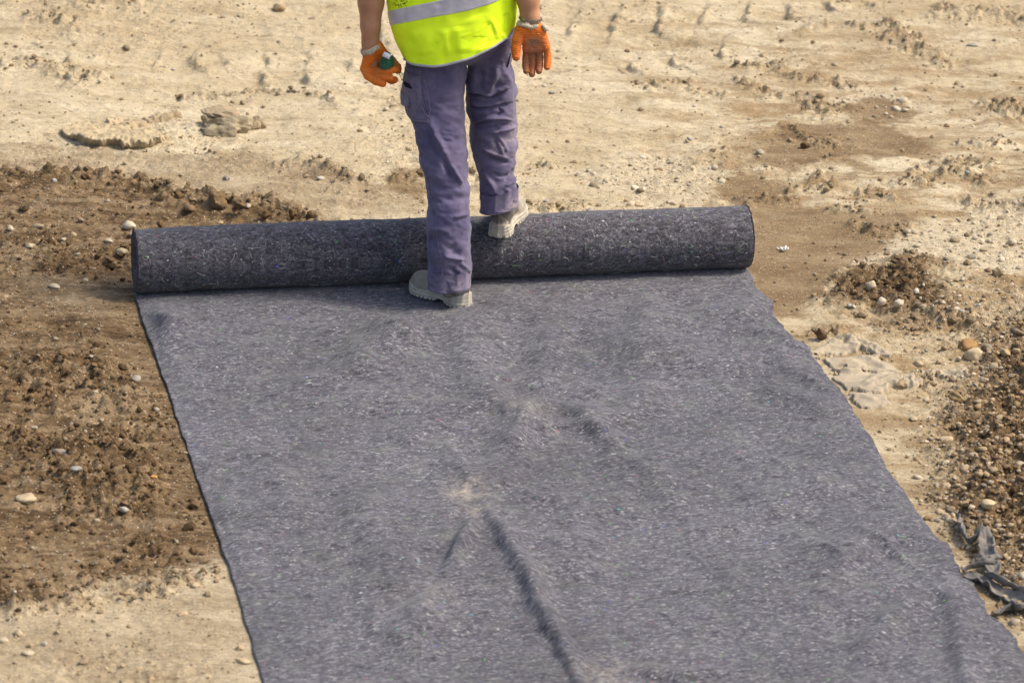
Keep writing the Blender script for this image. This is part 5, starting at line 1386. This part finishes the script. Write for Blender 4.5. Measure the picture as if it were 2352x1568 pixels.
YLh = 0.06
def L3(x, y, dy=0.0): return A(x, y, YLh + dy)
palmL = [([L3(853, 114), L3(839, 158, 0.004)], [0.020, 0.0165], 0.014), ([L3(856, 112, 0.006), L3(852, 160, 0.014)], [0.022, 0.0175], 0.014), ([L3(860, 110, 0.010), L3(876, 148, 0.022)], [0.022, 0.0170], 0.014), ([L3(866, 108, 0.010), L3(884, 128, 0.018), L3(899, 140, 0.016), L3(911, 154, 0.006), L3(914, 163, -0.002)], [0.020, 0.0150, 0.0130, 0.0125, 0.0110], 0.010)]
fingL = [([L3(839, 157, 0.002), L3(845, 174, -0.016), L3(862, 186, -0.034), L3(879, 192, -0.040)], [0.0165, 0.0140, 0.0130, 0.0120], 0.0012),
         ([L3(850, 158, 0.010), L3(862, 171, -0.014), L3(880, 178, -0.034), L3(897, 179, -0.040)], [0.0160, 0.0130, 0.0120, 0.0112], 0.0012),
         ([L3(858, 156, 0.014), L3(872, 164, -0.012), L3(890, 165, -0.032), L3(906, 160, -0.036)], [0.0155, 0.0125, 0.0115, 0.0108], 0.0012),
         ([L3(870, 156, 0.020), L3(884, 176, 0.004), L3(899, 186, -0.012), L3(907, 184, -0.020)], [0.0145, 0.0125, 0.0115, 0.0108], 0.0012)]
gL = glove(L3(800, 215, -0.08), L3(940, 80, 0.07), palmL + fingL, 'glove', lambda xp, yp, N: 0.22 * np.clip(N[:, 2], 0, 1) * sstep(150, 165, yp) + 0.45 * np.exp(-(((xp - 872) / 14) ** 2 + ((yp - 150) / 10) ** 2)))
cuff(L3(851.5, 113, 0.0), 0.0300, 0.025, 0.46, 0.0085, gL, MAT_KNIT)

# bracelet of small metal links on the right wrist
items = []
cb = A(1218.5, 42.5, 0.05)
for i in range(26):
    a_ = i / 26 * 2 * math.pi
    e1 = np.array([math.cos(0.05), 0, -math.sin(0.05)])
    p_ = cb + e1 * 0.0345 * math.cos(a_) + np.array([0, 0.033 * math.sin(a_), 0])
    tg = -e1 * math.sin(a_) + np.array([0, math.cos(a_), 0]); nr = np.cross(tg, [0, 0, 1.0])
    bx = np.array([(sx, sy, sz_) for sx in (-1, 1) for sy in (-1, 1) for sz_ in (-1, 1)], float)
    V = p_ + bx[:, :1] * tg * 0.0036 + bx[:, 1:2] * nr * 0.0012 + bx[:, 2:] * np.array([0, 0, 0.0045])
    F = np.array([(0, 1, 3, 2), (4, 6, 7, 5), (0, 4, 5, 1), (2, 3, 7, 6), (0, 2, 6, 4), (1, 5, 7, 3)])
    items.append((V, F))
V, F = merge(items)
mb = M('worn_steel', 0.4, 0.5); mb.b.inputs['Metallic'].default_value = 0.8
brc = part('bracelet', V, F, mb.done(mb.ramp(mb.noise(300, mb.coord(), 3), [(0.4, (0.20, 0.18, 0.16)), (0.6, (0.55, 0.52, 0.46))])), person, False)
items = []
for i in range(26):                                   # small dark arrow-like engraving on every link
    a_ = i / 26 * 2 * math.pi
    p_ = cb + e1 * 0.0360 * math.cos(a_) + np.array([0, 0.0345 * math.sin(a_), 0])
    items.append(tube([p_ + np.array([0, 0, -0.0022]), p_ + np.array([0, 0, 0.0022])], [0.0005, 0.0009], 4, 1, (0.3, 1, 0)))
V, F = merge(items); part('engraving', V, F, MAT_SHADE_ENGRAVE, brc, False)

# --- shoes
def shoe(heel, yaw, pitch, side):
    ux = fdir(yaw) * math.cos(pitch) + np.array([0, 0, math.sin(pitch)]); uz = np.cross(ux, np.cross(np.array([0, 0, 1.0]), ux)); uz /= np.linalg.norm(uz); uy = np.cross(uz, ux)
    def world(V): return heel + V[:, :1] * 0.87 * ux + V[:, 1:2] * uy + V[:, 2:] * uz
    wx = np.array([-0.012, 0.0, 0.006, 0.02, 0.05, 0.09, 0.13, 0.17, 0.205, 0.235, 0.262, 0.278, 0.287, 0.30])
    ww = np.array([-0.02, 0.004, 0.020, 0.031, 0.036, 0.034, 0.037, 0.045, 0.048, 0.044, 0.033, 0.019, 0.003, -0.02])
    cy = np.array([0, 0, 0, 0, 0, -0.002, -0.002, 0.0, 0.003, 0.004, 0.004, 0.004, 0.004, 0.004]) * side
    top = (np.array([-0.01, 0.0, 0.03, 0.07, 0.11, 0.14, 0.17, 0.20, 0.235, 0.262, 0.28, 0.30]), np.array([0.074, 0.080, 0.088, 0.094, 0.100, 0.094, 0.082, 0.074, 0.070, 0.060, 0.045, 0.03]))
    sh = np.empty(0)
    hh = 0.002
    g = grid3((-0.012, -0.062, -0.006), (0.300, 0.062, 0.112), hh)
    x, y, z = g[..., 0], g[..., 1], g[..., 2]
    w_ = np.interp(x, wx, ww); yc = y - np.interp(x, wx, cy); tp = np.interp(x, *top)
    def solid(w_, z0, z1, e=2.6):
        zz = np.clip((z - z0) / (z1 - z0 + 1e-6), -0.2, 3)
        wz = w_ * (1 - 0.10 * np.clip(zz, 0, 1))
        f = (np.abs(yc) / np.maximum(wz, 0.004)) ** e + np.clip(zz, 0, 9) ** 3.2
        f = (f ** (1 / e) - 1) * 0.03
        return np.maximum.reduce([f, (z0 - z), -w_ * 0.9])
    up = solid(w_ - 0.004, 0.016, tp)
    V, F = surface_nets(up, (-0.012, -0.062, -0.006), hh); V = smooth_mesh(V, F, 3)
    V = V + 0.0012 * val3(V * 60, 6)[:, None]
    dst = np.clip(0.35 + 0.5 * val3(V * 30, 2), 0, 1)
    pn = 0.85 * sstep(0.030, 0.042, V[:, 0]) * sstep(0.165, 0.150, V[:, 0] + 0.4 * (V[:, 2] - 0.05)) * sstep(0.036, 0.042, V[:, 2])
    pn = np.maximum(pn, 0.7 * sstep(0.034, 0.024, V[:, 0]) * sstep(0.050, 0.056, V[:, 2]))
    u_ = part('shoe', world(V), F, MAT_UPPER, person, True, {'dust': dst, 'panel': pn})
    # sole: raised at toe and heel, arch cut, lugs along the lower edge
    rise = np.interp(x, [-0.012, 0.0, 0.03, 0.07, 0.11, 0.15, 0.20, 0.25, 0.28, 0.30], [0.050, 0.048, 0.040, 0.026, 0.034, 0.030, 0.026, 0.030, 0.034, 0.034])
    arch = 0.012 * np.exp(-((x - 0.105) / 0.022) ** 2) + 0.010 * sstep(0.24, 0.295, x) + 0.004 * sstep(0.02, -0.01, x)
    lug = 0.006 * (np.sin(x * 2 * math.pi / 0.017) > 0.75) * (np.abs(yc) > w_ - 0.010) * (np.abs(x - 0.105) > 0.03)
    grv = 0.0012 * np.sin(z * 2 * math.pi / 0.011)
    f = np.maximum.reduce([np.abs(yc) - (w_ + 0.001 + grv + 0.0035 * sstep(0.03, 0.0, z)), z - rise, arch + lug - z])
    V, F = surface_nets(f, (-0.012, -0.062, -0.006), hh); V = smooth_mesh(V, F, 2)
    part('sole', world(V), F, MAT_SOLE, u_)
    # padded ankle collar
    th = np.linspace(0, 2 * math.pi, 48, endpoint=False)
    rows = []
    for zz, k in ((0.055, 1.02), (0.075, 1.04), (0.092, 1.02), (0.104, 0.95), (0.106, 0.82), (0.09, 0.75)):
        rows.append(np.stack([0.062 + 0.052 * k * np.cos(th), 0.0335 * k * np.sin(th), np.full(48, zz)], 1))
    part('collar', world(np.concatenate(rows)), grid_faces(48, 6, True), MAT_COLLAR, u_)
    # heel seam
    pts = np.array([(-0.0005, 0.0, 0.05), (-0.001, 0.0, 0.062), (0.002, 0.0, 0.078)])
    V, F = tube(world(pts), 0.0012, 6); part('heel_seam', V, fix(F), MAT_SEAM, u_)
    return u_
shoe(np.array([-0.142, -0.078, 0.014]) , YAWL, 0.0, 1)
shoe(fR, YAWR, 0.09, -1)

# ------------------------------------------------------------------ twine held in the left glove
tw = empty('twine_spool', tuple(L3(890, 142, -0.03)))
tag(tw, 'green twine wound on a white core, held in the left glove', 'twine')
c_ = L3(890, 143, -0.024)
axs = np.array([0.20, -0.25, 0.95]); axs /= np.linalg.norm(axs)
e1 = np.cross(axs, [0, 1, 0]); e1 /= np.linalg.norm(e1); e2 = np.cross(axs, e1)
n, m_ = 90, 60
s_ = np.linspace(-1, 1, n)[:, None]; th = np.linspace(0, 2 * math.pi, m_, endpoint=False)[None]
prof = np.interp(s_, [-1, -0.85, -0.3, 0.4, 0.85, 1], [0.004, 0.018, 0.0235, 0.019, 0.012, 0.004])
rr_ = prof + 0.0013 * np.sin(s_ * 30 + 1.5 * np.sin(th) + 0.6 * np.sin(3 * th))
V = c_ + axs * (s_ * 0.030 + 0.006 * np.sin(th))[..., None] + e1 * (rr_ * np.cos(th))[..., None] + e2 * (rr_ * np.sin(th))[..., None]
MAT_TWINE = mat_simple('green_twine', (0.02, 0.085, 0.045), (0.07, 0.21, 0.11), 150, 0.75, 0.3, 0.9, 0.003)
part('wound_twine', V.reshape(-1, 3), grid_faces(m_, n, True), MAT_TWINE, tw)
a_, d_ = L3(881, 124, -0.044), L3(896.5, 132, -0.050)
MAT_CORE = mat_simple('white_plastic', (0.62, 0.62, 0.66), (0.72, 0.72, 0.75), 60, 0.45, 0.5, 0.1)
ax_ = d_ - a_
pts = [a_, a_ + ax_ * 0.5, d_, d_ - ax_ * 0.002, d_ - ax_ * 0.35]
V, F = tube(pts[:3] , [0.0085, 0.0085, 0.0088], 24, 1, (0, 0, 1)); core = part('core', V, fix(F), MAT_CORE, tw)
V, F = tube([d_ - ax_ * 0.05, d_ + ax_ * 0.006], 0.005, 16, 1, (0, 0, 1)); part('core_hole_shade', V, fix(F), MAT_SHADE_ENGRAVE, core)  # solid dark plug stands in for the shade inside the hollow core
items = []
for pts in ([(915, 165), (923, 170), (934, 176), (942, 178), (944, 181), (940, 182), (930, 180), (922, 172)], [(916, 167), (919, 174), (922, 181), (923, 186)], [(922, 181), (925, 185), (927, 187)], [(916, 165), (926, 169), (936, 174)], [(883, 120), (894, 119), (903, 127), (908, 138), (911, 146), (909, 155)], [(884, 121), (878, 127), (874, 137), (873, 146)]):
    Q = resample(np.array([L3(x, y, -0.045) for x, y in pts]), 24)
    items.append(tube(Q, 0.0009, 6, 1, (0.1, 1, 0.2)))
V, F = merge(items); part('loose_twine', V, F, MAT_TWINE, tw)
